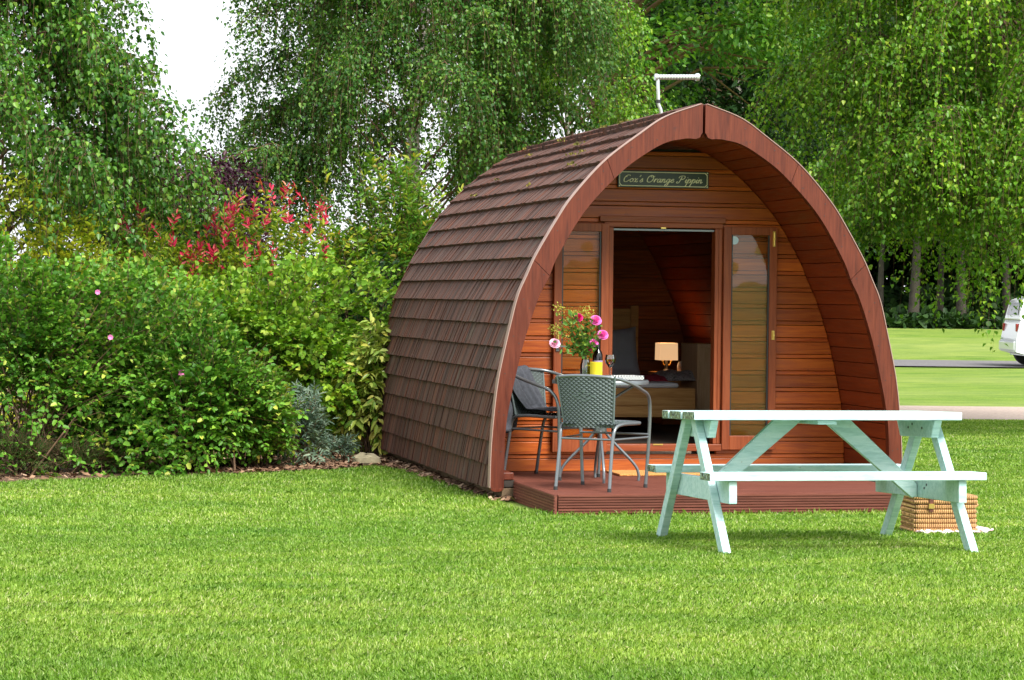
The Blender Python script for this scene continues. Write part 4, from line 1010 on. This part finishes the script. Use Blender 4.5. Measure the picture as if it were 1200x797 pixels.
p1 = q_(760, 449, 3.2); p2 = q_(782, 446, 3.5)
lumpcloth('folded_cloth', (p1[0], 3.1, cz_), .20, .4, .055, plain('crimson_cloth', (.30, .02, .04), .9, 30, .3), 'crimson folded cloth on the bed', 'cloth', 3)
lumpcloth('folded_blanket', (p2[0]+.02, 3.3, cz_), .42, .5, .09, striped(), 'grey and white striped blanket folded on bed', 'blanket', 4)
# bedside table and lamp
bs = thing('bedside_table', 'small pine bedside table under the lit lamp', 'table', (.16, 4.42, .34))
mb = MB(); x0 = q_(768, 440, 4.4)[0]; x1_ = q_(808, 440, 4.4)[0]; zt2 = q_(786, 436, 4.4)[2]
mb.b2(x0, x1_, 4.2, 4.66, zt2-.03, zt2); mb.build('tabletop', M['pine'], bs, bevel=.004, off=(.16, 4.42, .34))
mb = MB(); mb.b2(x0+.02, x1_-.02, 4.22, 4.64, .34, zt2-.031); mb.build('cabinet', M['pine'], bs, bevel=.003, off=(.16, 4.42, .34))
lx = q_(781, 412, 4.42)[0]
lamp = thing('bedside_lamp', 'lit bedside lamp with small square warm shade', 'lamp', (lx, 4.42, zt2))
z0_, z1_ = q_(781, 422, 4.42)[2]-zt2, q_(781, 402, 4.42)[2]-zt2
def shademat():
    m, nt, _, L = new('lit_shade'); tc_ = nt.nodes.new('ShaderNodeTexCoord'); p = princ(nt, (.75, .55, .33), .8); p.inputs['Emission Color'].default_value = (1, .60, .30, 1); p.inputs['Emission Strength'].default_value = .30; return m
mb = MB(); hw = .085
for a, b in (((-hw, -hw), (hw, -hw)), ((hw, -hw), (hw, hw)), ((hw, hw), (-hw, hw)), ((-hw, hw), (-hw, -hw))):
    mb.add([(a[0], a[1], z0_), (b[0], b[1], z0_), (b[0]*.97, b[1]*.97, z1_), (a[0]*.97, a[1]*.97, z1_)], [(0, 1, 2, 3)])
mb.build('lamp_shade', shademat(), lamp, solid=.003)
mb = MB(); mb.lathe([(0, 0), (.045, 0), (.045, .008), (.03, .02), (.014, .04), (.02, .07), (.01, .09), (.008, z0_+.05), (0, z0_+.05)], n=20); mb.build('lamp_base', M['blackp'], lamp, smooth=50)
for sx in (-1, 1):
    mb = MB(); mb.tube([(0, 0, .06), (sx*.03, -.02, .07), (sx*.04, -.02, .10)], .005, 8); mb.lathe([(0, .10), (.012, .10), (.014, .12), (0, .135)], (sx*.04, -.02, 0), 10); mb.build('lamp_arm', M['brass'], lamp, smooth=50)
pl = bpy.data.lights.new('lamp_bulb', 'POINT'); pl.energy = .9; pl.color = (1, .62, .32); pl.shadow_soft_size = .04
po = bpy.data.objects.new('lamp_bulb', pl); col.objects.link(po); po.location = (0, 0, (z0_+z1_)/2+.03); po.parent = lamp
jx = q_(796, 425, 4.40)[0]; jar = MB(); jar.lathe([(0, 0), (.032, 0), (.04, .02), (.042, .06), (.032, .085), (.030, .095), (.0, .105)], n=20); jo = jar.build('small_jar', plain('white_ceramic', (.6, .6, .6), .3), smooth=50); jo.location = (jx, 4.32, zt2); tag(jo, 'small white lidded jar beside the bedside lamp', 'jar')
cx0, cx1 = q_(817, 440, 3.0)[0], q_(833, 440, 3.0)[0]+.35; cz1 = q_(825, 403, 3.0)[2]
cb = thing('cupboard', 'pale narrow pine cupboard just inside right door jamb', 'cupboard', (cx0+.2, 3.2, .34))
mb = MB(); mb.b2(cx0, cx1, 3.0, 3.5, .34, cz1); mb.build('carcass', M['pinepale'], cb, bevel=.004, off=(cx0+.2, 3.2, .34))
mb = MB(); mb.b2(cx0+.012, cx1-.012, 2.982, 2.999, .39, cz1-.03); mb.build('cupboard_door', M['pinepale'], cb, bevel=.003, off=(cx0+.2, 3.2, .34))

# ------------------------------------------------------------------ bistro chairs
def weave_panel(mbd, mbl, S, nu, nv, diamond=True, wu=.0036, wv=.0036):
    """strips woven over the surface S(u,v) -> (point, normal)"""
    def strip_(f, n, wdt, phase, sg, light):
        prev = None; rows = []
        for k in range(n+1):
            t_ = k/n; p, nm, dr = f(t_); off = .0042*math.cos(math.pi*k*1.0+phase)*sg; p = p+nm*off
            sd_ = dr.cross(nm).normalized()*wdt; rows.append([p-sd_, p+sd_])
        (mbl if light else mbd).grid(rows)
    if diamond:
        for a_ in range(-3, 4):
            for b_ in range(-2, 3):
                if abs(a_)/3.6+abs(b_)/2.6 > 1: continue
                cu, cv_ = .5+a_*.085, .62+b_*.045
                if (a_+b_) % 2: continue
                q4 = []
                for du, dv in ((-.055, 0), (0, -.024), (.055, 0), (0, .024)):
                    p, nm = S(cu+du, cv_+dv); q4.append(p+nm*.0068)
                mbl.add(q4, [(0, 1, 2, 3)])
    e = .004
    for i in range(nu):
        u = (i+.5)/nu
        def f(t_, u=u):
            p, nm = S(u, t_); p2, _ = S(u, min(1, t_+e)); p1, _ = S(u, max(0, t_-e)); return p, nm, (p2-p1).normalized()
        strip_(f, nv, wu, math.pi*(i % 2), 1, False)
    for j in range(nv):
        v = (j+.5)/nv
        def f(t_, v=v):
            p, nm = S(t_, v); p2, _ = S(min(1, t_+e), v); p1, _ = S(max(0, t_-e), v); return p, nm, (p2-p1).normalized()
        strip_(f, nu, wv, math.pi*(j % 2), 1, False)
def make_chair(label, loc, rz):
    """chair faces local +y; origin on the deck under the seat centre"""
    t = thing('bistro_chair', label, 'chair', loc, rz, 'grey woven bistro chairs on the deck')
    W2, H, SZ = .285, .80, .455
    # hoop: foot front left -> arm -> round the back -> arm -> foot front right
    pts = [(-.245, .27, .0), (-.262, .275, .30), (-.272, .27, .55), (-.283, .21, .655), (-.29, .08, .70), (-.285, -.08, .745), (-.235, -.215, .785), (-.12, -.275, .80), (0, -.285, .803),
           (.12, -.275, .80), (.235, -.215, .785), (.285, -.08, .745), (.29, .08, .70), (.283, .21, .655), (.272, .27, .55), (.262, .275, .30), (.245, .27, .0)]
    mb = MB(); mb.tube(catmull(pts, 6), .0125, 10); mb.build('arm_hoop', M['steel'], t, smooth=60)
    mb = MB()
    for sx in (-1, 1):      # rear legs run up into the side of the seat
        leg = MB(); leg.tube(catmull([(sx*.205, -.285, 0), (sx*.20, -.235, .30), (sx*.205, -.20, .43), (sx*.215, -.10, .462), (sx*.222, .10, .462), (sx*.222, .2, .462)], 6), .0125, 10); leg.build('leg', M['steel'], t, smooth=60)
    mb = MB(); mb.tube(catmull([(-.222, .2, .462), (-.15, .235, .464), (0, .245, .464), (.15, .235, .464), (.222, .2, .462)], 5), .0125, 10); mb.build('seat_rail', M['steel'], t, smooth=60)
    mb = MB(); mb.tube([(-.265, .265, .38), (.265, .265, .38)], .008, 8); mb.tube([(-.20, -.22, .36), (.20, -.22, .36)], .008, 8); mb.tube([(-.20, -.22, .36), (-.262, .272, .36)], .008, 8); mb.tube([(.20, -.22, .36), (.262, .272, .36)], .008, 8); mb.build('stretcher', M['steel'], t, smooth=60)
    for x, y in ((-.245, .27), (.245, .27), (-.205, -.285), (.205, -.285)):
        mb = MB(); mb.tube([(x, y, -.001), (x, y, .025)], .015, 10); mb.build('foot_cap', M['rubber'], t, smooth=60)
    # back and seat: one woven sheet that bends at the lumbar
    def SB(u, v):
        a = (u-.5)*2; zz = .44+(.80-.44)*v; ww = .185+.035*v; bow = .055*(1-a*a)
        y = -.205-.06*v-bow*.9+.02; p = Vector((a*ww, y, zz)); nm = Vector((a*.5, -1, .1)).normalized(); return p, nm
    def SS(u, v):
        a = (u-.5)*2; ww = .205; p = Vector((a*ww, -.235+.46*v, .468-.018*(1-a*a)*math.sin(math.pi*min(1, v*1.02)))); return p, Vector((0, 0, 1))
    d_, l_ = MB(), MB(); weave_panel(d_, l_, SB, 22, 26, True, .0058, .0048); b = d_.build('backrest', M['wicker'], t); l_.build('backrest_pattern', M['wickerl'], b)
    d_, l_ = MB(), MB(); weave_panel(d_, l_, SS, 24, 28, False, .0058, .005); d_.build('seat', M['wicker'], t)
    mb = MB(); mb.grid([[tuple(SB(u, v)[0]-SB(u, v)[1]*.002) for v in np.linspace(0, 1, 12)] for u in np.linspace(0, 1, 14)]); mb.grid([[tuple(SS(u, v)[0]-Vector((0, 0, .004))) for v in np.linspace(0, 1, 10)] for u in np.linspace(0, 1, 10)])
    mb.build('weave_backing', plain('weave_backing', (.05, .064, .062), .7) if 'weave_backing' not in bpy.data.materials else bpy.data.materials['weave_backing'], t)
    for sx in (-1, 1): mb = MB(); mb.tube([tuple(SB(.5+sx*.5, v)[0]) for v in np.linspace(0, 1, 8)], .009, 8); mb.build('back_rail', M['wicker'], t, smooth=60)
    return t
def copy_tree(o, parent=None):
    c = o.copy(); col.objects.link(c); c.parent = parent
    for ch in [k for k in bpy.data.objects if k.parent == o]: copy_tree(ch, c)
    return c
ch1 = make_chair('grey woven bistro chair seen from behind at the front of the deck', (-.963, -.793, .147), R_(-38))
ch2 = copy_tree(ch1); ch2['label'] = 'grey woven bistro chair with jacket hung over it beside the arch'; ch2.location = (-1.044, .365, .147); ch2.rotation_euler = (0, 0, R_(-140))
# bistro table
tb = thing('bistro_table', 'round grey bistro table holding flowers, mug and wine glass', 'table', (-.76, -.02, .147))
mb = MB(); mb.lathe([(0, .722), (.335, .722), (.345, .727), (.345, .737), (.335, .742), (0, .742)], n=48); mb.build('tabletop', plain('smoked_top', (.10, .11, .12), .2), tb, smooth=30)
mb = MB(); mb.lathe([(.343, .712), (.356, .714), (.358, .734), (.350, .744), (.343, .7435)], n=48); mb.build('table_rim', M['steel'], tb, smooth=50)
for k in range(4):
    a = R_(-8+90*k); c_, s_ = math.cos(a), math.sin(a); mb = MB()
    mb.tube(catmull([(c_*.29, s_*.29, 0), (c_*.29, s_*.29, .05), (c_*.25, s_*.25, .13), (c_*.06, s_*.06, .33), (c_*.035, s_*.035, .42), (c_*.05, s_*.05, .56), (c_*.25, s_*.25, .70), (c_*.30, s_*.30, .712)], 6), .011, 10); mb.build('leg', M['steel'], tb, smooth=60)
mb = MB(); mb.lathe([(.028, .36), (.05, .36), (.05, .39), (.028, .39)], n=20); mb.build('leg_collar', M['steel'], tb, smooth=50)
TT = .147+.7445
def tp_(px, Y): p = aty(px, 440, Y); return (p[0], Y, TT)
# jacket over chair 2
def jacket():
    t = thing('jacket', 'dark grey jacket draped over the chair next to the arch', 'jacket', (-1.044, .365, .147))
    Rz = Matrix.Rotation(R_(-140), 3, 'Z')
    def sheet(name, f, n=30, m=40):
        mb = MB(); mb.grid([[tuple(Rz @ Vector(f(i/(n-1), j/(m-1)))) for j in range(m)] for i in range(n)]); return mb.build(name, M['jacket'], t, smooth=70, solid=.008)
    # over the chair's right shoulder (local +x), from outside the hoop, over it, then across the backrest down to the seat
    def body(u, v):
        x0 = -.05+.31*u; yh = -.283+.10*max(0, u-.55); zh = .812-.03*u
        f = .016*math.sin(u*15+v*5)+.007*math.sin(u*31+v*9)
        if v < .35: k = 1-v/.35; return (x0+.03*k, yh-.034-.03*k+f, zh-k*(.44+.05*math.sin(u*6)))
        if v < .43: k = (v-.35)/.08; return (x0, yh-.030+.06*k, zh+.016*math.sin(k*math.pi))
        k = (v-.43)/.57
        if k < .62: q = k/.62; return (x0-.16*q+.03*math.sin(q*3)*u, yh+.03+.07*q+f*.8, zh-q*(zh-.50))
        q = (k-.62)/.38; return (x0-.16-.10*q, yh+.10+.30*q+f, .488+.010*math.sin(u*14+q*6)+.008+.012*math.sin(q*3.1))
    sheet('jacket_body', body)
    def sleeve(u, v):
        a = u*2*math.pi; r = .045+.010*math.sin(v*19)+.005*math.sin(a*3+v*9)
        if v < .3: k = v/.3; c = Vector((.24+.05*k, -.24+.06*k, .80-.015*k))
        else: k = (v-.3)/.7; c = Vector((.305+.015*math.sin(k*5), -.18-.02*k, .785-.44*k))
        return (c.x+r*math.cos(a), c.y+r*math.sin(a)*.8, c.z+(r*math.sin(a)*.6 if v < .3 else 0))
    sheet('sleeve', sleeve, 18, 30)
jacket()
# vase with bouquet
vx = tp_(686, -.06)
vase = thing('flower_vase', 'clear glass jar vase of roses and green sprigs on bistro table', 'vase', vx)
mb = MB(); mb.lathe([(0, .004), (.036, .004), (.040, .012), (.040, .11), (.030, .14), (.029, .165), (.033, .17), (.031, .17), (.0275, .164), (.028, .14), (.037, .108), (.037, .012), (0, .010)], n=28); mb.build('jar', M['glass'], vase, smooth=50)
mb = MB(); mb.lathe([(0, .012), (.036, .012), (.036, .09), (0, .09)], n=24); mb.build('vase_water', M['water'], vase, smooth=40)
def bouquet():
    rng = np.random.default_rng(21)
    def tgt(px, py, dy): p = aty(px, py, vx[1]+dy); return np.array(p)-np.array(vx)
    st_ = MB(); n = 34; ends = []
    for i in range(n):
        px = rng.normal(678, 16); py = rng.uniform(366, 410); ends.append(tgt(px, py, rng.uniform(-.09, .09)))
    heads = [(677.5, 372.5, .033, 'magenta_petal'), (698, 376, .040, 'pink_petal2'), (706, 393, .039, 'pink_petal2'), (650, 403, .038, 'blush_petal'), (696, 402, .030, 'pink_petal2'), (691, 409, .016, 'magenta_petal')]
    mats = {'magenta_petal': plain('magenta_petal', (.55, .01, .14), .5), 'pink_petal2': plain('rose_pink_petal', (.80, .16, .50), .5), 'blush_petal': plain('blush_petal', (.80, .45, .60), .5)}
    allp = ends+[tgt(h[0], h[1], -.03) for h in heads]
    for e in allp: b = Vector((rng.uniform(-.02, .02), rng.uniform(-.02, .02), .02)); m = Vector((b.x*.3, b.y*.3, .16)); st_.tube(catmull([b, m, m.lerp(Vector(e), .5)+Vector((0, 0, .02)), Vector(e)], 4), .0018, 5)
    st_.build('stems', M['twiggreen'], vase, smooth=60)
    # leaves along the stems
    E = np.array([tuple(e) for e in allp]); idx = rng.integers(0, len(E), 520); T = rng.uniform(.3, 1, 520); P = np.array([0, 0, .16])+(E[idx]-np.array([0, 0, .16]))*T[:, None]+rng.normal(0, .012, (520, 3))
    u = unit(rng.normal(0, 1, (520, 3))+unit(E[idx])*.6); V, F = leaf_mesh(P, u, unit(rng.normal(0, .6, (520, 3))+np.array([0, -.3, 1.])), rng.uniform(.02, .045, 520), rng.uniform(.012, .026, 520), .2, 'round')
    raw('leaves', V, F, leafmat('bouquet_leaf', [(0, (.05, .15, .03)), (.6, (.11, .26, .05)), (1, (.30, .36, .07))], .35, .4), vase)
    # airy yellow green heads
    P = np.concatenate([tgt(p_, q2, 0)[None]+rng.normal(0, 1, (60, 3))*np.array([.022, .03, .02]) for p_, q2 in ((655, 362), (664, 378), (672, 366), (684, 364), (650, 385), (690, 368), (660, 392))]); m_ = len(P)
    V, F = leaf_mesh(P, unit(rng.normal(0, 1, (m_, 3))), unit(rng.normal(0, 1, (m_, 3))), .014, .010, .1, 'round'); raw('seed_heads', V, F, leafmat('seed_head', [(0, (.30, .34, .06)), (.7, (.48, .44, .10)), (1, (.42, .18, .07))], .3, .5), vase)
    for (a, b, r, mt) in heads:
        c = Vector(tgt(a, b, -.03)); mb = MB()
        for ring, (cnt, rr, tl, op) in enumerate(((5, .35, .8, .15), (6, .62, .8, .45), (8, .92, .75, .8), (9, 1.08, .7, 1.15))):
            for k in range(cnt):
                an = 2*math.pi*k/cnt+ring*.6+rng.uniform(-.15, .15); axis = Vector((rng.uniform(-.1, .1), -.75, .55)).normalized(); s1 = axis.orthogonal().normalized(); s2 = axis.cross(s1)
                od = s1*math.cos(an)+s2*math.sin(an); sd_ = axis.cross(od)
                base = c+od*r*rr*.25; tip = c+od*r*rr+axis*r*(1.0-op*.7); md = c+od*r*rr*.85+axis*r*(.55-op*.35); ww = r*(.30+.28*rr)
                mb.add([base, md-sd_*ww, tip-sd_*ww*.5, tip+sd_*ww*.5, md+sd_*ww], [(0, 1, 2, 3, 4)])
        mb.build('flower_head', mats[mt], vase, smooth=60)
bouquet()
mx = tp_(698.5, -.12)
mug = thing('yellow_mug', 'tall bright yellow enamel mug beside the vase', 'mug', mx)
mb = MB(); mb.lathe([(0, 0), (.044, 0), (.046, .004), (.047, .128), (.049, .131), (.045, .131), (.044, .01), (0, .009)], n=32); mb.build('mug_body', M['yellow'], mug, smooth=50)
mb = MB(); mb.tube(catmull([(-.040, .02, .105), (-.065, .05, .10), (-.068, .055, .06), (-.040, .02, .03)], 6), .006, 8); mb.build('handle', M['yellow'], mug, smooth=60)
bx_ = tp_(700, .03)
bot = thing('wine_bottle', 'dark red wine bottle behind the yellow mug', 'bottle', bx_)
mb = MB(); mb.lathe([(0, .004), (.036, .004), (.038, .01), (.038, .18), (.030, .205), (.015, .225), (.013, .27), (.016, .272), (.016, .285), (0, .285)], n=26); mb.build('bottle_glass', M['bottle'], bot, smooth=50)
mb = MB(); mb.lathe([(.0386, .06), (.0386, .14)], n=26); mb.build('bottle_label', plain('mauve_label', (.34, .26, .42), .6), bot, smooth=50)
gx = tp_(715, -.08)
wg = thing('wine_glass', 'stemmed glass of wine to the right of the mug', 'glass', gx)
mb = MB(); mb.lathe([(0, .002), (.034, .002), (.034, .004), (.006, .010), (.0045, .02), (.0045, .085), (.012, .092), (.036, .125), (.040, .150), (.034, .185), (.0328, .185), (.0388, .150), (.0345, .126), (.010, .095), (0, .093)], n=28); mb.build('bowl', M['glass'], wg, smooth=50)
mb = MB(); mb.lathe([(0, .096), (.010, .0965), (.0335, .127), (.0378, .150), (.0365, .158), (0, .158)], n=28); mb.build('wine', M['wine'], wg, smooth=50)
# woven tray
tx_ = tp_(732, -.10)
tr = MB(); tr.box((0, 0, .010), (.24, .16, .012)); tr.b2(-.12, .12, -.08, -.072, .016, .034); tr.b2(-.12, .12, .072, .08, .016, .034); tr.b2(-.12, -.112, -.071, .071, .016, .034); tr.b2(.112, .12, -.071, .071, .016, .034)
def checkm():
    m, nt, _, L = new('black_white_weave'); c = nt.nodes.new('ShaderNodeTexChecker'); c.inputs['Scale'].default_value = 90; c.inputs[1].default_value = (.55, .56, .55, 1); c.inputs[2].default_value = (.10, .11, .11, 1)
    t_ = nt.nodes.new('ShaderNodeTexCoord'); L.new(t_.outputs['Object'], c.inputs[0]); princ(nt, c.outputs[0], .6); return m
to = tr.build('woven_tray', checkm()); to.location = tx_; to.rotation_euler = (0, 0, R_(8)); tag(to, 'flat black and white woven tray at right side of bistro table', 'tray')

# ------------------------------------------------------------------ picnic table
GT = math.atan(.034)
pt = thing('picnic_table', 'pale mint painted wooden picnic table with attached benches on the lawn', 'picnic table', (-.665, -4.48, float(gz(0, -4.48))), 0)
pt.rotation_euler = (Matrix.Rotation(-GT, 4, 'X') @ Matrix.Rotation(R_(-2.5), 4, 'Z')).to_euler()
TL, HT = .772, .762
def plank(name, cells, ends=True, bev=.004, mat='mint'):
    mb = MB()
    for c in cells: mb.b2(*c)
    o = mb.build(name, [M[mat], M['endgrain']], pt, bevel=bev)
    for p in o.data.polygons:
        if ends and abs(p.normal.x) > .9: p.material_index = 1
    return o
y = -.37
for k in range(5):
    wd_ = .145; jit = [0, .006, -.004, .003, -.006][k]; plank('top_board', [(-TL+jit, TL+jit*.5, y, y+wd_, HT-.045, HT)]); y += wd_+.004
for sg in (-1, 1):
    plank('bench_board', [(-.780, .775, sg*.635-.118, sg*.635-.004, .396, .438)]); plank('bench_board', [(-.777, .771, sg*.635+.004, sg*.635+.118, .396, .438)])
FX = .692
for sx in (-1, 1):
    xo = sx*FX                                   # leg plane; beams on the inner side
    for sg in (-1, 1):
        mb = MB(); top, bot_ = .10*sg, .75*sg; hw = .052; x0, x1_ = xo-.0225, xo+.0225; z1 = HT-.047
        mb.hexa([(x0, bot_-hw, 0), (x1_, bot_-hw, 0), (x1_, bot_+hw, 0), (x0, bot_+hw, 0), (x0, top-hw, z1), (x1_, top-hw, z1), (x1_, top+hw, z1), (x0, top+hw, z1)]); mb.build('leg', M['mint'], pt, bevel=.004)
    xb0, xb1 = (xo+.0240, xo+.069) if sx < 0 else (xo-.069, xo-.0240)
    o = MB(); o.b2(xb0, xb1, -.73, .73, .272, .394); o = o.build('bench_beam', [M['mint'], M['endgrain']], pt, bevel=.004)
    for p in o.data.polygons:
        if abs(p.normal.y) > .9: p.material_index = 0
    mb = MB(); z0, z1 = HT-.145, HT-.047
    mb.hexa([(xb0, -.27, z0), (xb1, -.27, z0), (xb1, .27, z0), (xb0, .27, z0), (xb0, -.335, z1), (xb1, -.335, z1), (xb1, .335, z1), (xb0, .335, z1)]); mb.build('top_beam', M['mint'], pt, bevel=.004)
    # brace from the middle of the top down to the bench beam
    mb = MB(); xa = sx*.06; xe = sx*(FX-.071); z1 = HT-.048
    p = [(xa, z1), (xa+sx*.165, z1), (xe, .345), (xe, .275), (xe-sx*.03, .270)] 
    if sx > 0: p = p[::-1]
    mb.prism(p, -.07, -.025) if False else mb.prism(p, -.045, 0.0); mb.build('brace', M['mint'], pt, bevel=.003)
    mb = MB()
    for yy, zz in ((-.2, .35), (.2, .35), (-.12, .67), (.12, .67), (-.16, .33), (.05, .69)): xs_ = xb1 if sx < 0 else xb0; mb.tube([(xs_-.002*(-sx), yy, zz), (xs_+.003*(-sx), yy, zz)], .007, 8)
    mb.build('coach_bolt', M['blackp'], pt)
mb = MB(); mb.b2(-.055, .055, -.33, .33, HT-.070, HT-.047); mb.build('middle_batten', M['mint'], pt, bevel=.003)

# ------------------------------------------------------------------ hamper behind the table
hc = atz(1100, 626, .07); hy = -3.42
hx = aty(1100, 600, hy)[0]; hg = float(gz(hx, hy))
ham = thing('wicker_hamper', 'tan wicker hamper with leather strap on the grass behind picnic table', 'hamper', (hx, hy, hg+.012), R_(-4))
def rounded(mb, w_, dp, z0, z1, r=.03, bulge=.006):
    n = 6; prof_ = [(0, 0), (bulge, .3), (bulge, .7), (0, 1)]; ring = []
    pts = []
    for cx, cy, a0 in ((w_/2-r, dp/2-r, 0), (-w_/2+r, dp/2-r, 90), (-w_/2+r, -dp/2+r, 180), (w_/2-r, -dp/2+r, 270)):
        for k in range(n+1): a = R_(a0+90*k/n); pts.append((cx, cy, math.cos(a), math.sin(a)))
    vs_ = []; fs = []; m = len(pts)
    for b, t_ in prof_:
        for cx, cy, c_, s_ in pts: vs_.append((cx+(r+b)*c_, cy+(r+b)*s_, z0+(z1-z0)*t_))
    for i in range(3):
        for j in range(m): fs.append((i*m+j, i*m+(j+1) % m, (i+1)*m+(j+1) % m, (i+1)*m+j))
    fs += [tuple(range(m-1, -1, -1)), tuple(3*m+j for j in range(m))]; mb.add(vs_, fs)
mb = MB(); z = .0
for k in range(6): rounded(mb, .405-.004*(k % 2)-.003*k, .30, z, z+.027, .035, .007); z += .029
mb.build('hamper_body', M['cane'], ham, smooth=40)
mb = MB(); z += .003
for k in range(2): rounded(mb, .405, .305, z, z+.024, .035, .006); z += .026
mb.build('hamper_lid', M['cane'], ham, smooth=40)
for x in (-.10, .07):
    mb = MB(); mb.b2(x-.013, x+.013, -.166, -.158, .13, z); mb.b2(x-.013, x+.013, -.166, .15, z+.0005, z+.005); mb.build('strap', M['leather'], ham, bevel=.002)
    mb = MB(); mb.b2(x-.017, x+.017, -.172, -.1665, .15, .18); mb.build('buckle', M['brass'], ham)
mb = MB(); mb.tube(catmull([(.20, -.05, .14), (.235, -.04, .16), (.24, 0, .165), (.235, .04, .16), (.20, .05, .14)], 5), .007, 8); mb.build('handle', M['cane'], ham, smooth=60)
def rugmat():
    m, nt, _, L = new('picnic_rug'); n = noise(nt, 9, 3, .6); princ(nt, ramp(nt, n, [(.42, (.75, .70, .70)), (.56, (.72, .42, .50)), (.7, (.8, .78, .76))]), .9); return m
def rug():
    mb = MB(); n = 40; m = 20; rows = []
    for i in range(n):
        row = []
        for j in range(m):
            u, v = i/(n-1)*2-1, j/(m-1)*2-1; x = u*.225+.02*max(0, u); yv = v*.21+.02*math.sin(u*7)
            z = .010+.010*math.sin(u*13+v*4)*(abs(v) > .6)+(.018*max(0, u-.8)/.2)+.008*math.sin(u*25)*max(0, -v)
            row.append((x, yv, max(.004, z)))
        rows.append(row)
    mb.grid(rows); o = mb.build('picnic_rug', rugmat(), smooth=60, solid=.012); o.location = (hx+.03, hy-.03, hg+.004); o.rotation_euler = (-GT, 0, R_(-4)); tag(o, 'crumpled pink and white rug under the wicker hamper', 'rug')
rug()

# ------------------------------------------------------------------ parked car at the right edge
def car():
    P = onground(1181, 53.2); dirx = np.array([C_, -S_]); 
    c = np.array([P[0], P[1]])+dirx*2.0
    t = thing('parked_car', 'white hatchback on the far grey lane at right edge', 'car', (c[0], c[1], float(gz(c[0], c[1]))+.03), -TH)
    paint = plain('white_car_paint', (.78, .80, .84), .25, 0); paint.node_tree.nodes['Principled BSDF'].inputs['Coat Weight'].default_value = .6
    low = [(-2.0, .30), (-1.99, .55), (-1.93, .85), (-1.90, .95), (1.15, .98), (1.75, .88), (1.98, .70), (2.0, .32), (1.75, .22), (1.62, .22)]
    for a in range(9): low.append((1.29+.34*math.cos(math.pi*a/8), .22+.36*math.sin(math.pi*a/8)))
    low += [(.9, .2), (-.9, .2)]
    for a in range(9): low.append((-1.44+.34*math.cos(math.pi*a/8), .22+.36*math.sin(math.pi*a/8)))
    low += [(-1.7, .22)]
    mb = MB(); mb.prism(low, -.84, .84); mb.build('body', paint, t, bevel=.05, smooth=50)
    mb = MB(); cab = [(-1.93, .955), (-1.84, 1.36), (-1.62, 1.45), (-.2, 1.46), (.35, 1.40), (1.12, .985)]; n = len(cab)
    vs_ = [(x, -.80+.16*max(0, z-.95)/.5, z) for x, z in cab]+[(x, .80-.16*max(0, z-.95)/.5, z) for x, z in cab]
    mb.add(vs_, [tuple(range(n)), tuple(range(2*n-1, n-1, -1))]+[(i, i+n, (i+1) % n+n, (i+1) % n) for i in range(n)]); mb.build('roof', paint, t, bevel=.03, smooth=50)
    gl = plain('car_window', (.03, .04, .045), .08)
    for sg in (-1, 1):
        mb = MB(); win = [(-1.30, 1.04), (-1.24, 1.33), (-.52, 1.38), (-.50, 1.04)]; win2 = [(-.44, 1.02), (-.46, 1.38), (.28, 1.34), (.88, 1.02)]
        for wn in (win, win2): mb.add([(x, sg*(.805-.16*(z-.95)/.5), z) for x, z in wn], [(0, 1, 2, 3)])
        mb.build('window', gl, t)
    mb = MB(); mb.add([(-1.922, -.60, 1.06), (-1.922, .60, 1.06), (-1.862, .52, 1.32), (-1.862, -.52, 1.32)], [(0, 1, 2, 3)]); mb.build('rear_window', gl, t)
    for sx in (-1.44, 1.29):
        for sg in (-1, 1):
            w_ = MB(); w_.tube([(sx, sg*.62, .30), (sx, sg*.83, .30)], .30, 28); wo_ = w_.build('wheel', M['rubber'], t, smooth=40, bevel=.02)
            r_ = MB(); r_.tube([(sx, sg*.80, .30), (sx, sg*.845, .30)], .19, 20); r_.build('rim', M['alu'], wo_, smooth=40)
    for sg in (-1, 1): mb = MB(); mb.box((-1.95, sg*.70, .80), (.05, .10, .16)); mb.build('tail_light', plain('tail_red', (.35, .02, .02), .2) if sg < 0 else bpy.data.materials['tail_red'], t, bevel=.01)
    mb = MB(); mb.box((-1.99, 0, .42), (.10, 1.6, .20)); mb.build('bumper', paint, t, bevel=.03)
car()
